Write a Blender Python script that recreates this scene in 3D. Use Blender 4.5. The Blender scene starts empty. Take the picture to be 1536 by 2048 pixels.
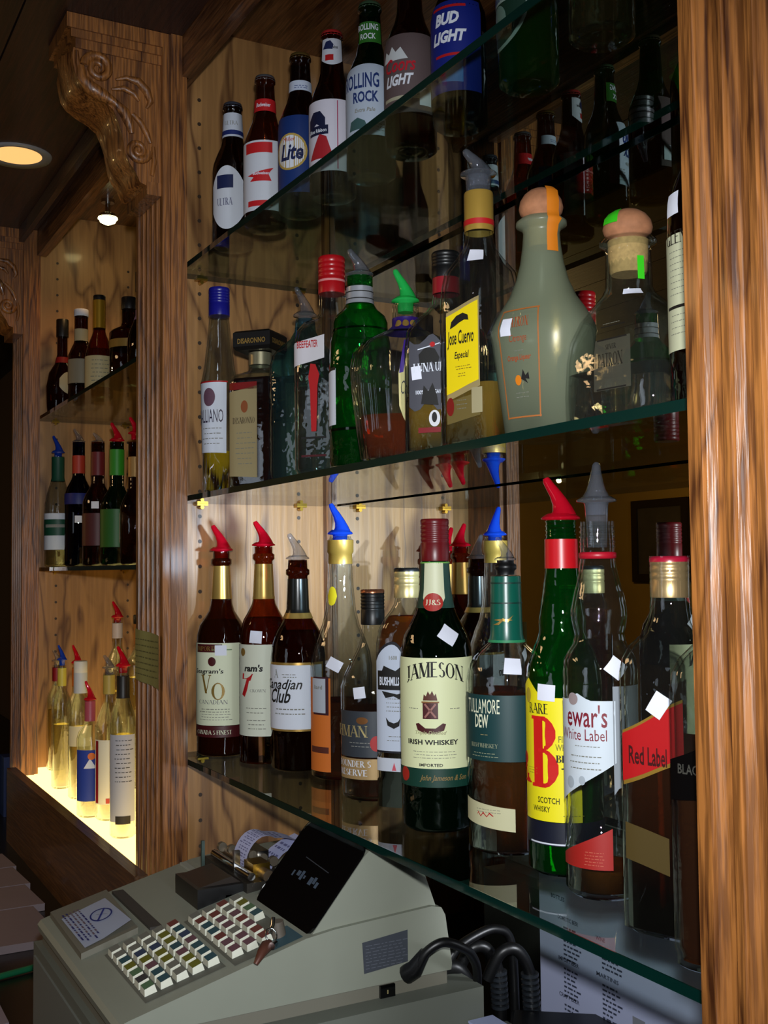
import bpy, bmesh, math, random
from math import sin, cos, pi, radians as rad, atan2, sqrt
from mathutils import Vector, Matrix

# ------------------------------------------------------------------ camera, world, light, exposure
S = bpy.context.scene
COL = S.collection
EYE = 1.55                                   # eye height above the floor; "z" below is measured from the eye
YAW, PITCH, ROLL, FPX = 0.499887, 0.0514705, -0.0103317, 2209.6
fwd = Vector((sin(YAW)*cos(PITCH), cos(YAW)*cos(PITCH), sin(PITCH)))
r0 = Vector((cos(YAW), -sin(YAW), 0)); u0 = r0.cross(fwd)
rgt = r0*cos(ROLL)+u0*sin(ROLL); upv = -r0*sin(ROLL)+u0*cos(ROLL)
cam = bpy.data.cameras.new('camera'); cam.sensor_fit = 'VERTICAL'; cam.sensor_height = 24
cam.lens = 24*FPX/2048; cam.clip_start = .02
co = bpy.data.objects.new('camera', cam); COL.objects.link(co)
M3 = Matrix((rgt, upv, -fwd)).transposed()
co.matrix_world = Matrix.Translation((0, 0, EYE)) @ M3.to_4x4()
S.camera = co
S.view_settings.view_transform = 'Standard'; S.view_settings.look = 'None'
S.view_settings.gamma = 1; S.view_settings.use_curve_mapping = False
S.view_settings.exposure = 0.0
W = bpy.data.worlds.new('world'); S.world = W; W.use_nodes = True
W.node_tree.nodes['Background'].inputs[0].default_value = (.02, .02, .025, 1)
W.node_tree.nodes['Background'].inputs[1].default_value = 1
cy = S.cycles
cy.max_bounces = 12; cy.diffuse_bounces = 2; cy.glossy_bounces = 6; cy.transmission_bounces = 10
cy.transparent_max_bounces = 40; cy.caustics_reflective = False; cy.caustics_refractive = False
cy.sample_clamp_indirect = 4; cy.sample_clamp_direct = 0
cy.use_adaptive_sampling = True; cy.adaptive_threshold = .02

def lamp(kind, name, loc, power, color, size=.02, target=None, angle=60, blend=.5):
    l = bpy.data.lights.new(name, kind); l.energy = power; l.color = color
    if kind == 'AREA': l.size = size
    else: l.shadow_soft_size = size
    if kind == 'SPOT': l.spot_size = rad(angle); l.spot_blend = blend
    o = bpy.data.objects.new(name, l); COL.objects.link(o); o.location = (loc[0], loc[1], loc[2]+EYE)
    if target is not None:
        d = Vector((target[0], target[1], target[2]+EYE))-o.location
        o.rotation_euler = d.to_track_quat('-Z', 'Y').to_euler()
    return o
# the photographer's flash beside the lens
lamp('SPOT', 'flash_light', (.01, .0, .07), 54, (.93, .97, 1), .014, (.58, 1.25, -.03), 86, 1.0)
# warm lights: the little lamp in the far bay, and an added room fill
lamp('SPOT', 'far_bay_light', (.66, 2.60, .80), 1.0, (1, .55, .20), .03, (.62, 2.55, -.4), 130, .6)
lamp('AREA', 'room_fill_light', (-1.2, 2.4, .78), 7, (1, .62, .30), .5, (-1.2, 2.4, 0))
# tall bright window behind the photographer, and an unseen cool fill from the left
w_ = lamp('AREA', 'window_light', (.30, -1.45, .15), 16, (.84, .9, 1), .3, (.34, 1.2, 0)); w_.data.shape = 'RECTANGLE'; w_.data.size_y = 1.3
w_ = lamp('AREA', 'side_fill_light', (-2.6, .6, .1), 3, (.75, .85, 1), .7, (.6, 1.3, -.1)); w_.data.shape = 'RECTANGLE'; w_.data.size_y = 1.0
# added spots imitating the flash thrown back by the mirror, onto panel and register
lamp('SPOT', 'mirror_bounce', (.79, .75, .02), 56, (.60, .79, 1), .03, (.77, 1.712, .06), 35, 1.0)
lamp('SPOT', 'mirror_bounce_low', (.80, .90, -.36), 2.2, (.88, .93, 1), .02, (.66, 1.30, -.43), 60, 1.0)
lamp('POINT', 'room_wall_fill', (-1.9, 4.6, .45), 16, (1, .66, .25), .012)  # added point light, warms the yellow walls reflected in the mirror

# ------------------------------------------------------------------ projection helper (only to read sizes off the photo)
def proj(X, Y, Z):
    P = Vector((X, Y, Z)); d = P.dot(fwd)
    return 768+FPX*P.dot(rgt)/d, 1024-FPX*P.dot(upv)/d

# ------------------------------------------------------------------ materials
def lin(h):
    h = h.lstrip('#'); c = [int(h[i:i+2], 16)/255 for i in (0, 2, 4)]
    return tuple(x/12.92 if x <= .04045 else ((x+.055)/1.055)**2.4 for x in c)+(1,)
MATS = {}
def newmat(name):
    m = bpy.data.materials.new(name); m.use_nodes = True; nt = m.node_tree; nt.nodes.clear()
    out = nt.nodes.new('ShaderNodeOutputMaterial'); return m, nt, out
def N(nt, t, **kw):
    n = nt.nodes.new(t)
    for k, v in kw.items():
        if k.startswith('i_'): n.inputs[k[2:].replace('_', ' ')].default_value = v
        elif k.startswith('n'): n.inputs[int(k[1:])].default_value = v
        else: setattr(n, k, v)
    return n
def mat(hexc, rough=.5, metal=0, emit=0, spec=.5, noise=0, scale=60):
    key = (hexc, rough, metal, emit, spec, noise, scale)
    if key in MATS: return MATS[key]
    m, nt, out = newmat('paint_'+hexc.strip('#'))
    b = N(nt, 'ShaderNodeBsdfPrincipled'); c = lin(hexc)
    b.inputs['Base Color'].default_value = c; b.inputs['Roughness'].default_value = rough
    b.inputs['Metallic'].default_value = metal; b.inputs['Specular IOR Level'].default_value = spec
    if emit:
        b.inputs['Emission Color'].default_value = c; b.inputs['Emission Strength'].default_value = emit
    if noise:
        tc = N(nt, 'ShaderNodeTexCoord'); nz = N(nt, 'ShaderNodeTexNoise', i_Scale=scale, i_Detail=4.)
        mr = N(nt, 'ShaderNodeMapRange', n3=1-noise, n4=1+noise)
        mx = N(nt, 'ShaderNodeVectorMath', operation='SCALE'); mx.inputs[0].default_value = c[:3]
        nt.links.new(tc.outputs['Object'], nz.inputs['Vector']); nt.links.new(nz.outputs[0], mr.inputs[0])
        nt.links.new(mr.outputs[0], mx.inputs['Scale']); nt.links.new(mx.outputs[0], b.inputs['Base Color'])
    nt.links.new(b.outputs[0], out.inputs[0]); MATS[key] = m; return m
def thin_glass(name, col, refl=1.0, rough=.0, edge=1.6, haze=0, hazecol=(.8, .8, .8), wav=0):
    """a thin wall of glass: tinted see-through, darker where it is seen edge-on, with a Fresnel reflection"""
    if name in MATS: return MATS[name]
    m, nt, out = newmat(name)
    lw = N(nt, 'ShaderNodeLayerWeight', n0=.5)
    pw = N(nt, 'ShaderNodeMath', operation='POWER'); pw.inputs[1].default_value = 3
    mul = N(nt, 'ShaderNodeMath', operation='MULTIPLY_ADD'); mul.inputs[1].default_value = edge; mul.inputs[2].default_value = 1
    g = N(nt, 'ShaderNodeGamma'); g.inputs[0].default_value = tuple(col)+(1,)
    t = N(nt, 'ShaderNodeBsdfTransparent'); gl = N(nt, 'ShaderNodeBsdfGlossy'); gl.inputs['Roughness'].default_value = rough
    fr = N(nt, 'ShaderNodeMath', operation='POWER'); fr.inputs[1].default_value = 5
    fm = N(nt, 'ShaderNodeMath', operation='MULTIPLY_ADD', use_clamp=True); fm.inputs[1].default_value = .9*refl; fm.inputs[2].default_value = .045*refl
    mx = N(nt, 'ShaderNodeMixShader')
    L = nt.links.new
    if wav:
        tc = N(nt, 'ShaderNodeTexCoord'); nz = N(nt, 'ShaderNodeTexNoise', i_Scale=48., i_Detail=2.); bp = N(nt, 'ShaderNodeBump', i_Strength=wav, i_Distance=.004)
        L(tc.outputs['Object'], nz.inputs['Vector']); L(nz.outputs[0], bp.inputs['Height']); L(bp.outputs[0], gl.inputs['Normal'])
    L(lw.outputs['Facing'], pw.inputs[0]); L(pw.outputs[0], mul.inputs[0]); L(mul.outputs[0], g.inputs[1]); L(g.outputs[0], t.inputs[0])
    L(lw.outputs['Facing'], fr.inputs[0]); L(fr.outputs[0], fm.inputs[0]); L(fm.outputs[0], mx.inputs[0])
    if haze:
        d = N(nt, 'ShaderNodeBsdfDiffuse'); d.inputs[0].default_value = tuple(hazecol)+(1,)
        tr = N(nt, 'ShaderNodeBsdfTranslucent'); tr.inputs[0].default_value = tuple(hazecol)+(1,)
        dd = N(nt, 'ShaderNodeMixShader', n0=.4); h = N(nt, 'ShaderNodeMixShader', n0=haze)
        L(d.outputs[0], dd.inputs[1]); L(tr.outputs[0], dd.inputs[2]); L(t.outputs[0], h.inputs[1]); L(dd.outputs[0], h.inputs[2]); L(h.outputs[0], mx.inputs[1])
    else: L(t.outputs[0], mx.inputs[1])
    L(gl.outputs[0], mx.inputs[2]); L(mx.outputs[0], out.inputs[0]); MATS[name] = m; return m
def liquid(name, col, mixr=.5, scat=.06):
    if name in MATS: return MATS[name]
    m, nt, out = newmat(name); L = nt.links.new
    t = N(nt, 'ShaderNodeBsdfTransparent'); t.inputs[0].default_value = tuple(col)+(1,)
    r = N(nt, 'ShaderNodeBsdfRefraction', i_IOR=1.3, i_Roughness=.02); r.inputs[0].default_value = tuple(col)+(1,)
    mx = N(nt, 'ShaderNodeMixShader', n0=mixr); L(t.outputs[0], mx.inputs[1]); L(r.outputs[0], mx.inputs[2])
    tr = N(nt, 'ShaderNodeBsdfTranslucent'); tr.inputs[0].default_value = tuple(col)+(1,); df = N(nt, 'ShaderNodeBsdfDiffuse'); df.inputs[0].default_value = tuple(col)+(1,)
    sc = N(nt, 'ShaderNodeMixShader', n0=.5); L(tr.outputs[0], sc.inputs[1]); L(df.outputs[0], sc.inputs[2])
    m2 = N(nt, 'ShaderNodeMixShader', n0=scat); L(mx.outputs[0], m2.inputs[1]); L(sc.outputs[0], m2.inputs[2])
    L(m2.outputs[0], out.inputs[0]); MATS[name] = m; return m
def oak(name, light, dark, axis='Z', scale=1.0, rough=.35, flame=.5, bump=.25, fine=1.0, along=1.1, wob=.6):
    """oak: long pores along the grain plus broad cathedral figure"""
    if name in MATS: return MATS[name]
    m, nt, out = newmat(name); L = nt.links.new
    tc = N(nt, 'ShaderNodeTexCoord')
    def mp(sc, long):
        v = [sc, sc, sc]; v['XYZ'.index(axis)] = long
        q = N(nt, 'ShaderNodeMapping'); q.inputs['Scale'].default_value = v; L(tc.outputs['Object'], q.inputs[0]); return q
    a = mp(16*scale, along*scale); n1 = N(nt, 'ShaderNodeTexNoise', i_Scale=1., i_Detail=2., i_Distortion=wob); L(a.outputs[0], n1.inputs['Vector'])
    m1 = N(nt, 'ShaderNodeMath', operation='MULTIPLY'); m1.inputs[1].default_value = 5.5; L(n1.outputs[0], m1.inputs[0])
    fr = N(nt, 'ShaderNodeMath', operation='PINGPONG'); fr.inputs[1].default_value = .5; L(m1.outputs[0], fr.inputs[0])
    b = mp(300*scale, 16*scale); n2 = N(nt, 'ShaderNodeTexNoise', i_Scale=1., i_Detail=3.); L(b.outputs[0], n2.inputs['Vector'])
    pore = N(nt, 'ShaderNodeMapRange', n1=.42, n2=.62); L(n2.outputs[0], pore.inputs[0])
    c = mp(5*scale, 2.5*scale); n3 = N(nt, 'ShaderNodeTexNoise', i_Scale=1., i_Detail=2.); L(c.outputs[0], n3.inputs['Vector'])
    rp = N(nt, 'ShaderNodeMapRange', n1=.0, n2=.22); L(fr.outputs[0], rp.inputs[0])      # thin dark rings
    inv = N(nt, 'ShaderNodeMath', operation='SUBTRACT'); inv.inputs[0].default_value = 1; L(rp.outputs[0], inv.inputs[1])
    a1 = N(nt, 'ShaderNodeMath', operation='MULTIPLY'); a1.inputs[1].default_value = flame; L(inv.outputs[0], a1.inputs[0])
    pi_ = N(nt, 'ShaderNodeMath', operation='SUBTRACT'); pi_.inputs[0].default_value = 1; L(pore.outputs[0], pi_.inputs[1])
    a2 = N(nt, 'ShaderNodeMath', operation='MULTIPLY_ADD'); a2.inputs[1].default_value = .55*fine; L(pi_.outputs[0], a2.inputs[0]); L(a1.outputs[0], a2.inputs[2])
    a3 = N(nt, 'ShaderNodeMath', operation='MULTIPLY_ADD'); a3.inputs[1].default_value = .35; L(n3.outputs[0], a3.inputs[0]); L(a2.outputs[0], a3.inputs[2])
    a4 = N(nt, 'ShaderNodeMath', operation='SUBTRACT', use_clamp=True); a4.inputs[1].default_value = .12; L(a3.outputs[0], a4.inputs[0])
    mx = N(nt, 'ShaderNodeMix', data_type='RGBA'); mx.inputs[6].default_value = lin(light); mx.inputs[7].default_value = lin(dark)
    L(a4.outputs[0], mx.inputs[0])
    p = N(nt, 'ShaderNodeBsdfPrincipled', i_Roughness=rough); L(mx.outputs[2], p.inputs['Base Color'])
    bp = N(nt, 'ShaderNodeBump', i_Strength=bump, i_Distance=.001); L(pore.outputs[0], bp.inputs['Height']); L(bp.outputs[0], p.inputs['Normal'])
    p.inputs['Coat Weight'].default_value = .25; p.inputs['Coat Roughness'].default_value = .1
    L(p.outputs[0], out.inputs[0]); MATS[name] = m; return m

OAK = oak('oak_varnished', 'a0652f', '3e1d08', 'Z', 1.0, .42, .42, .25, 1.0, 2.2, .8)
OAKY = oak('oak_varnished_long', '8a5830', '42220c', 'Y', 1.0, .4, .4)
OAKD = oak('oak_dark_ceiling', '3c1c0e', '1c0b05', 'Y', .8, .6, .35)
PANEL = oak('oak_veneer_panel', 'b98852', '54301a', 'Z', .42, .4, .6, .12, .4, 4.5, 1.4)
CLEAR = thin_glass('clear_bottle_glass', (.92, .94, .93), 1.6, 0, 1.6, .006, (.5, .5, .5), .35)
AMBER = thin_glass('amber_bottle_glass', (.42, .13, .035), 1.4, 0, 1.6, .05, (.30, .06, .01), .3)
BROWN = thin_glass('dark_brown_glass', (.22, .07, .02), 1.4, 0, 1.6, .02, (.2, .05, .015), .3)
GREEN = thin_glass('green_bottle_glass', (.08, .62, .16), 1.5, 0, 1.8, .05, (.01, .40, .05), .5)
DGREEN = thin_glass('dark_green_glass', (.05, .20, .07), 1.4, 0, 1.6, .03, (.01, .12, .04), .4)
BLUEG = thin_glass('pale_blue_glass', (.45, .74, .84), 1.7, 0, 1.6, .015, (.35, .6, .7), .6)
FROST = thin_glass('frosted_glass', (.7, .75, .66), .5, .3, 1, .62, (.36, .40, .27))
SHELF = thin_glass('shelf_glass', (.90, .96, .93), 1.0, 0, .5)
WHISKY = liquid('whisky', (.78, .28, .04), .6, .16); DARKW = liquid('dark_whisky', (.55, .14, .02), .6, .10)
GOLDL = liquid('golden_liqueur', (1.0, .66, .02), .3, .85); REDL = liquid('red_brown_spirit', (.70, .14, .03), .4, .25)
WATER = liquid('clear_spirit', (.95, .97, .97), .6, .02); TEQ = liquid('gold_tequila', (.95, .56, .08), .5, .4)
BEER = liquid('pale_beer', (.75, .45, .08)); MURK = liquid('amaretto', (.20, .035, .01)); PALEY = liquid('yellow_spirit', (.90, .82, .45))
GREENL = liquid('green_tinted_spirit', (.4, .75, .4))
GOLD = mat('c09a50', .3, .6); CREAMG = mat('d8c58a', .35, .6); CHROME = mat('c8c8c8', .18, 1); BRASS = mat('b8923a', .3, 1)
PRED = thin_glass('red_pourer_plastic', (.9, .02, .05), .9, .05, .6, .62, (.95, .01, .04))
PBLU = thin_glass('blue_pourer_plastic', (.03, .12, .85), .9, .05, .6, .55, (.02, .12, .85))
PGRN = thin_glass('green_pourer_plastic', (.05, .85, .2), .9, .05, .6, .6, (.05, .9, .2))
PCLR = thin_glass('clear_pourer_plastic', (.82, .84, .9), 2.2, .03, 1.6, .10, (.7, .75, .85))
WHITE = mat('e9eaf2', .6); CREAM = mat('e6e6c8', .6); TAG = mat('e6e8f6', .6)
BLACK = mat('0b0b0c', .4); BLACKG = mat('070708', .08)

# ------------------------------------------------------------------ mesh helpers
class MB:
    def __init__(s): s.v = []; s.f = []; s.m = []; s.sm = []; s.mats = []
    def mi(s, m):
        if m not in s.mats: s.mats.append(m)
        return s.mats.index(m)
    def add(s, v, f, m, smooth=False):
        o = len(s.v); s.v += [tuple(p) for p in v]; k = s.mi(m)
        for q in f: s.f.append([i+o for i in q]); s.m.append(k); s.sm.append(smooth)
    def box(s, x0, x1, y0, y1, z0, z1, m):
        v = [(x, y, z) for x in (x0, x1) for y in (y0, y1) for z in (z0, z1)]
        s.add(v, [(0, 1, 3, 2), (4, 6, 7, 5), (0, 4, 5, 1), (2, 3, 7, 6), (0, 2, 6, 4), (1, 5, 7, 3)], m)
    def prism(s, poly, lo, hi, m, axis='Y', smooth=False):
        """poly: outline in the two other axes (X,z / Y,z / X,Y), extruded along axis"""
        n = len(poly)
        def P(a, b, c): return (a, c, b) if axis == 'Y' else ((c, a, b) if axis == 'X' else (a, b, c))
        v = [P(a, b, lo) for a, b in poly]+[P(a, b, hi) for a, b in poly]
        s.add(v, [(i, (i+1) % n, n+(i+1) % n, n+i) for i in range(n)], m, smooth)
        s.add(v, [list(range(n)), list(range(2*n-1, n-1, -1))], m)
    def tube(s, pts, rs, m, seg=10, cap=True):
        pts = [Vector(p) for p in pts]; n = len(pts)
        if not hasattr(rs, '__len__'): rs = [rs]*n
        ring = []; prev = None
        for i, p in enumerate(pts):
            t = (pts[min(i+1, n-1)]-pts[max(i-1, 0)]).normalized()
            a = prev if prev is not None else (Vector((0, 0, 1)) if abs(t.z) < .9 else Vector((1, 0, 0)))
            x = (a-t*a.dot(t)).normalized(); prev = x; y = t.cross(x)
            ring += [p+(x*cos(2*pi*k/seg)+y*sin(2*pi*k/seg))*rs[i] for k in range(seg)]
        f = [(i*seg+k, i*seg+(k+1) % seg, (i+1)*seg+(k+1) % seg, (i+1)*seg+k) for i in range(n-1) for k in range(seg)]
        s.add(ring, f, m, True)
        if cap: s.add(ring[:seg], [list(range(seg))[::-1]], m); s.add(ring[-seg:], [list(range(seg))], m)
    def lathe(s, prof, m, c=(0, 0), seg=24, caps=True):
        v = [(c[0]+r*cos(2*pi*k/seg), c[1]+r*sin(2*pi*k/seg), z) for r, z in prof for k in range(seg)]
        n = len(prof)
        s.add(v, [(i*seg+k, i*seg+(k+1) % seg, (i+1)*seg+(k+1) % seg, (i+1)*seg+k) for i in range(n-1) for k in range(seg)], m, True)
        if caps: s.add(v[:seg], [list(range(seg))[::-1]], m); s.add(v[-seg:], [list(range(seg))], m)
    def build(s, name, parent=None, loc=None, **props):
        me = bpy.data.meshes.new(name); me.from_pydata([(x, y, z) for x, y, z in s.v], [], s.f)
        for m in s.mats: me.materials.append(m)
        me.polygons.foreach_set('material_index', s.m); me.polygons.foreach_set('use_smooth', s.sm); me.update()
        o = bpy.data.objects.new(name, me); COL.objects.link(o)
        if parent is not None:
            o.parent = parent; o.matrix_parent_inverse = Matrix.Translation(parent.location).inverted() if parent.parent is None else Matrix.Identity(4)
        for k, v in props.items(): o[k] = v
        return o
# all coordinates are given relative to the eye; ZE lifts finished meshes to floor-based height
_build = MB.build
def build(s, name, parent=None, **props):
    s.v = [(x, y, z+EYE) for x, y, z in s.v]
    return _build(s, name, parent, **props)
MB.build = build
def thing(name, label, cat, loc, group=None):
    o = bpy.data.objects.new(name, None); COL.objects.link(o); o.location = (loc[0], loc[1], loc[2]+EYE); o.empty_display_size = .05
    o['label'] = label; o['category'] = cat
    if group: o['group'] = group
    return o
def tag(o, label, cat, group=None):
    o['label'] = label; o['category'] = cat
    if group: o['group'] = group
    return o
def interp(pts, z):
    if z <= pts[0][1]: return pts[0][0]
    for (a, za), (b, zb) in zip(pts, pts[1:]):
        if z <= zb: return a if zb == za else a+(b-a)*(z-za)/(zb-za)
    return pts[-1][0]

# ------------------------------------------------------------------ lettering
_fc = {}
def sans(txt, shear=0, bold=0.0):
    k = (txt, shear, bold)
    if k in _fc: return _fc[k]
    c = bpy.data.curves.new('t', 'FONT'); c.body = txt; c.shear = shear; c.offset = bold; c.resolution_u = 2; c.size = 1
    o = bpy.data.objects.new('t', c); COL.objects.link(o); bpy.context.view_layer.update()
    dg = bpy.context.evaluated_depsgraph_get(); me = bpy.data.meshes.new_from_object(o.evaluated_get(dg))
    v = [(p.co.x, p.co.y) for p in me.vertices]; f = [tuple(p.vertices) for p in me.polygons]
    bpy.data.objects.remove(o); bpy.data.meshes.remove(me); bpy.data.curves.remove(c)
    _fc[k] = (v, f); return v, f
T1, T2 = .17, .06
G = {'A': (.85, [('l', .08, 0, .42, 1, T2), ('l', .77, 0, .42, 1, T1), ('h', .2, .65, .36)]), 'B': (.75, [('l', .16, 0, .16, 1, T1), ('a', .36, .76, .22, .24, -90, 90), ('a', .38, .27, .27, .27, -90, 90), ('h', .16, .38, 1), ('h', .16, .38, .52), ('h', .16, .38, 0)]),
 'C': (.75, [('a', .42, .5, .34, .5, 45, 315)]), 'D': (.8, [('l', .16, 0, .16, 1, T1), ('a', .32, .5, .38, .5, -90, 90), ('h', .16, .34, 1), ('h', .16, .34, 0)]), 'E': (.68, [('l', .16, 0, .16, 1, T1), ('h', .16, .6, 1), ('h', .16, .5, .52), ('h', .16, .62, 0)]),
 'F': (.65, [('l', .16, 0, .16, 1, T1), ('h', .16, .6, 1), ('h', .16, .5, .52)]), 'G': (.82, [('a', .42, .5, .34, .5, 45, 340), ('l', .7, 0, .7, .42, T1)]), 'H': (.85, [('l', .16, 0, .16, 1, T1), ('l', .7, 0, .7, 1, T1), ('h', .16, .7, .52)]), 'I': (.35, [('l', .17, 0, .17, 1, T1)]),
 'J': (.5, [('l', .3, .2, .3, 1, T1), ('a', .12, .16, .18, .2, -120, 0)]), 'K': (.82, [('l', .16, 0, .16, 1, T1), ('l', .25, .45, .68, 1, T2), ('l', .3, .52, .72, 0, T1)]), 'L': (.66, [('l', .16, 0, .16, 1, T1), ('h', .16, .6, 0)]),
 'M': (1.0, [('l', .12, 0, .12, 1, T2), ('l', .16, 1, .5, .05, T1), ('l', .5, .05, .84, 1, T2), ('l', .86, 0, .86, 1, T1)]), 'N': (.88, [('l', .12, 0, .12, 1, T2), ('l', .14, 1, .74, 0, T1), ('l', .76, 0, .76, 1, T2)]), 'O': (.86, [('a', .43, .5, .34, .5, 0, 360)]),
 'P': (.7, [('l', .16, 0, .16, 1, T1), ('a', .34, .73, .24, .27, -90, 90), ('h', .16, .36, 1), ('h', .16, .36, .46)]), 'R': (.8, [('l', .16, 0, .16, 1, T1), ('a', .34, .75, .22, .25, -90, 90), ('h', .16, .36, 1), ('h', .16, .36, .5), ('l', .38, .5, .7, 0, T1)]),
 'S': (.62, [('a', .32, .75, .2, .24, 30, 270), ('a', .32, .26, .23, .26, -150, 90)]), 'T': (.76, [('l', .38, 0, .38, 1, T1), ('h', .08, .68, 1)]), 'U': (.82, [('l', .16, .3, .16, 1, T1), ('l', .68, .3, .68, 1, T2), ('a', .42, .3, .26, .3, 180, 360)]),
 'V': (.82, [('l', .42, 0, .1, 1, T1), ('l', .42, 0, .74, 1, T2)]), 'W': (1.1, [('l', .3, 0, .08, 1, T1), ('l', .3, 0, .54, 1, T2), ('l', .76, 0, .54, 1, T1), ('l', .76, 0, 1.0, 1, T2)]), 'Y': (.8, [('l', .4, 0, .4, .48, T1), ('l', .4, .48, .1, 1, T1), ('l', .4, .48, .72, 1, T2)]),
 '7': (.6, [('h', .08, .5, .95), ('l', .2, 0, .5, .95, T1)]), ' ': (.35, []), '&': (.8, [('a', .35, .75, .17, .22, 0, 360), ('a', .35, .27, .26, .27, 60, 360), ('l', .2, .65, .72, 0, T1)]), '.': (.3, [('l', .14, .0, .14, .14, T1)])}
def serif(txt, shear=0, bold=1.0):
    k = ('S', txt, shear, bold)
    if k in _fc: return _fc[k]
    v, f = [], []; x = 0
    def quad(p):
        o = len(v); v.extend(p); f.append((o, o+1, o+2, o+3))
    for ch in txt:
        w, st = G.get(ch, G[' '])
        for s in st:
            if s[0] == 'l':
                _, a, b, c, d, t = s; t *= bold; h = t/2
                dx, dy = c-a, d-b; q = sqrt(dx*dx+dy*dy); h = h*q/max(abs(dy), .3)
                quad([(x+a-h, b), (x+a+h, b), (x+c+h, d), (x+c-h, d)])
                for ex, ey, oth in ((a, b, d), (c, d, b)):
                    if ey in (0, 1) and abs(dy) > .3 and not (ch in 'VWMN' and ey == 0 and ch != 'N' and abs(dx) > .1 and ch in 'VW'):
                        q2 = t/2+.085; y0 = 0 if ey == 0 else .95
                        quad([(x+ex-q2, y0), (x+ex+q2, y0), (x+ex+q2, y0+.05), (x+ex-q2, y0+.05)])
            elif s[0] == 'h':
                _, a, b, y = s; y = min(max(y, .03), .97); quad([(x+a, y-.03), (x+b, y-.03), (x+b, y+.03), (x+a, y+.03)])
            else:
                _, cx, cy_, rx, ry, a0, a1 = s; n = max(5, int(abs(a1-a0)/24)); pr = None
                for i in range(n+1):
                    a = rad(a0+(a1-a0)*i/n); th = (.06+(T1*bold-.06)*abs(cos(a))**1.3)/2
                    ca, sa = cos(a), sin(a)
                    po = (x+cx+(rx+th)*ca-.03*ca, cy_+(ry)*sa); pin = (x+cx+(rx-th)*ca-.03*ca, cy_+(ry-.06)*sa)
                    if pr: quad([pr[1], pr[0], po, pin])
                    pr = (po, pin)
        x += w
    v = [(a+shear*b, b) for a, b in v]; _fc[k] = (v, f); return v, f

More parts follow.
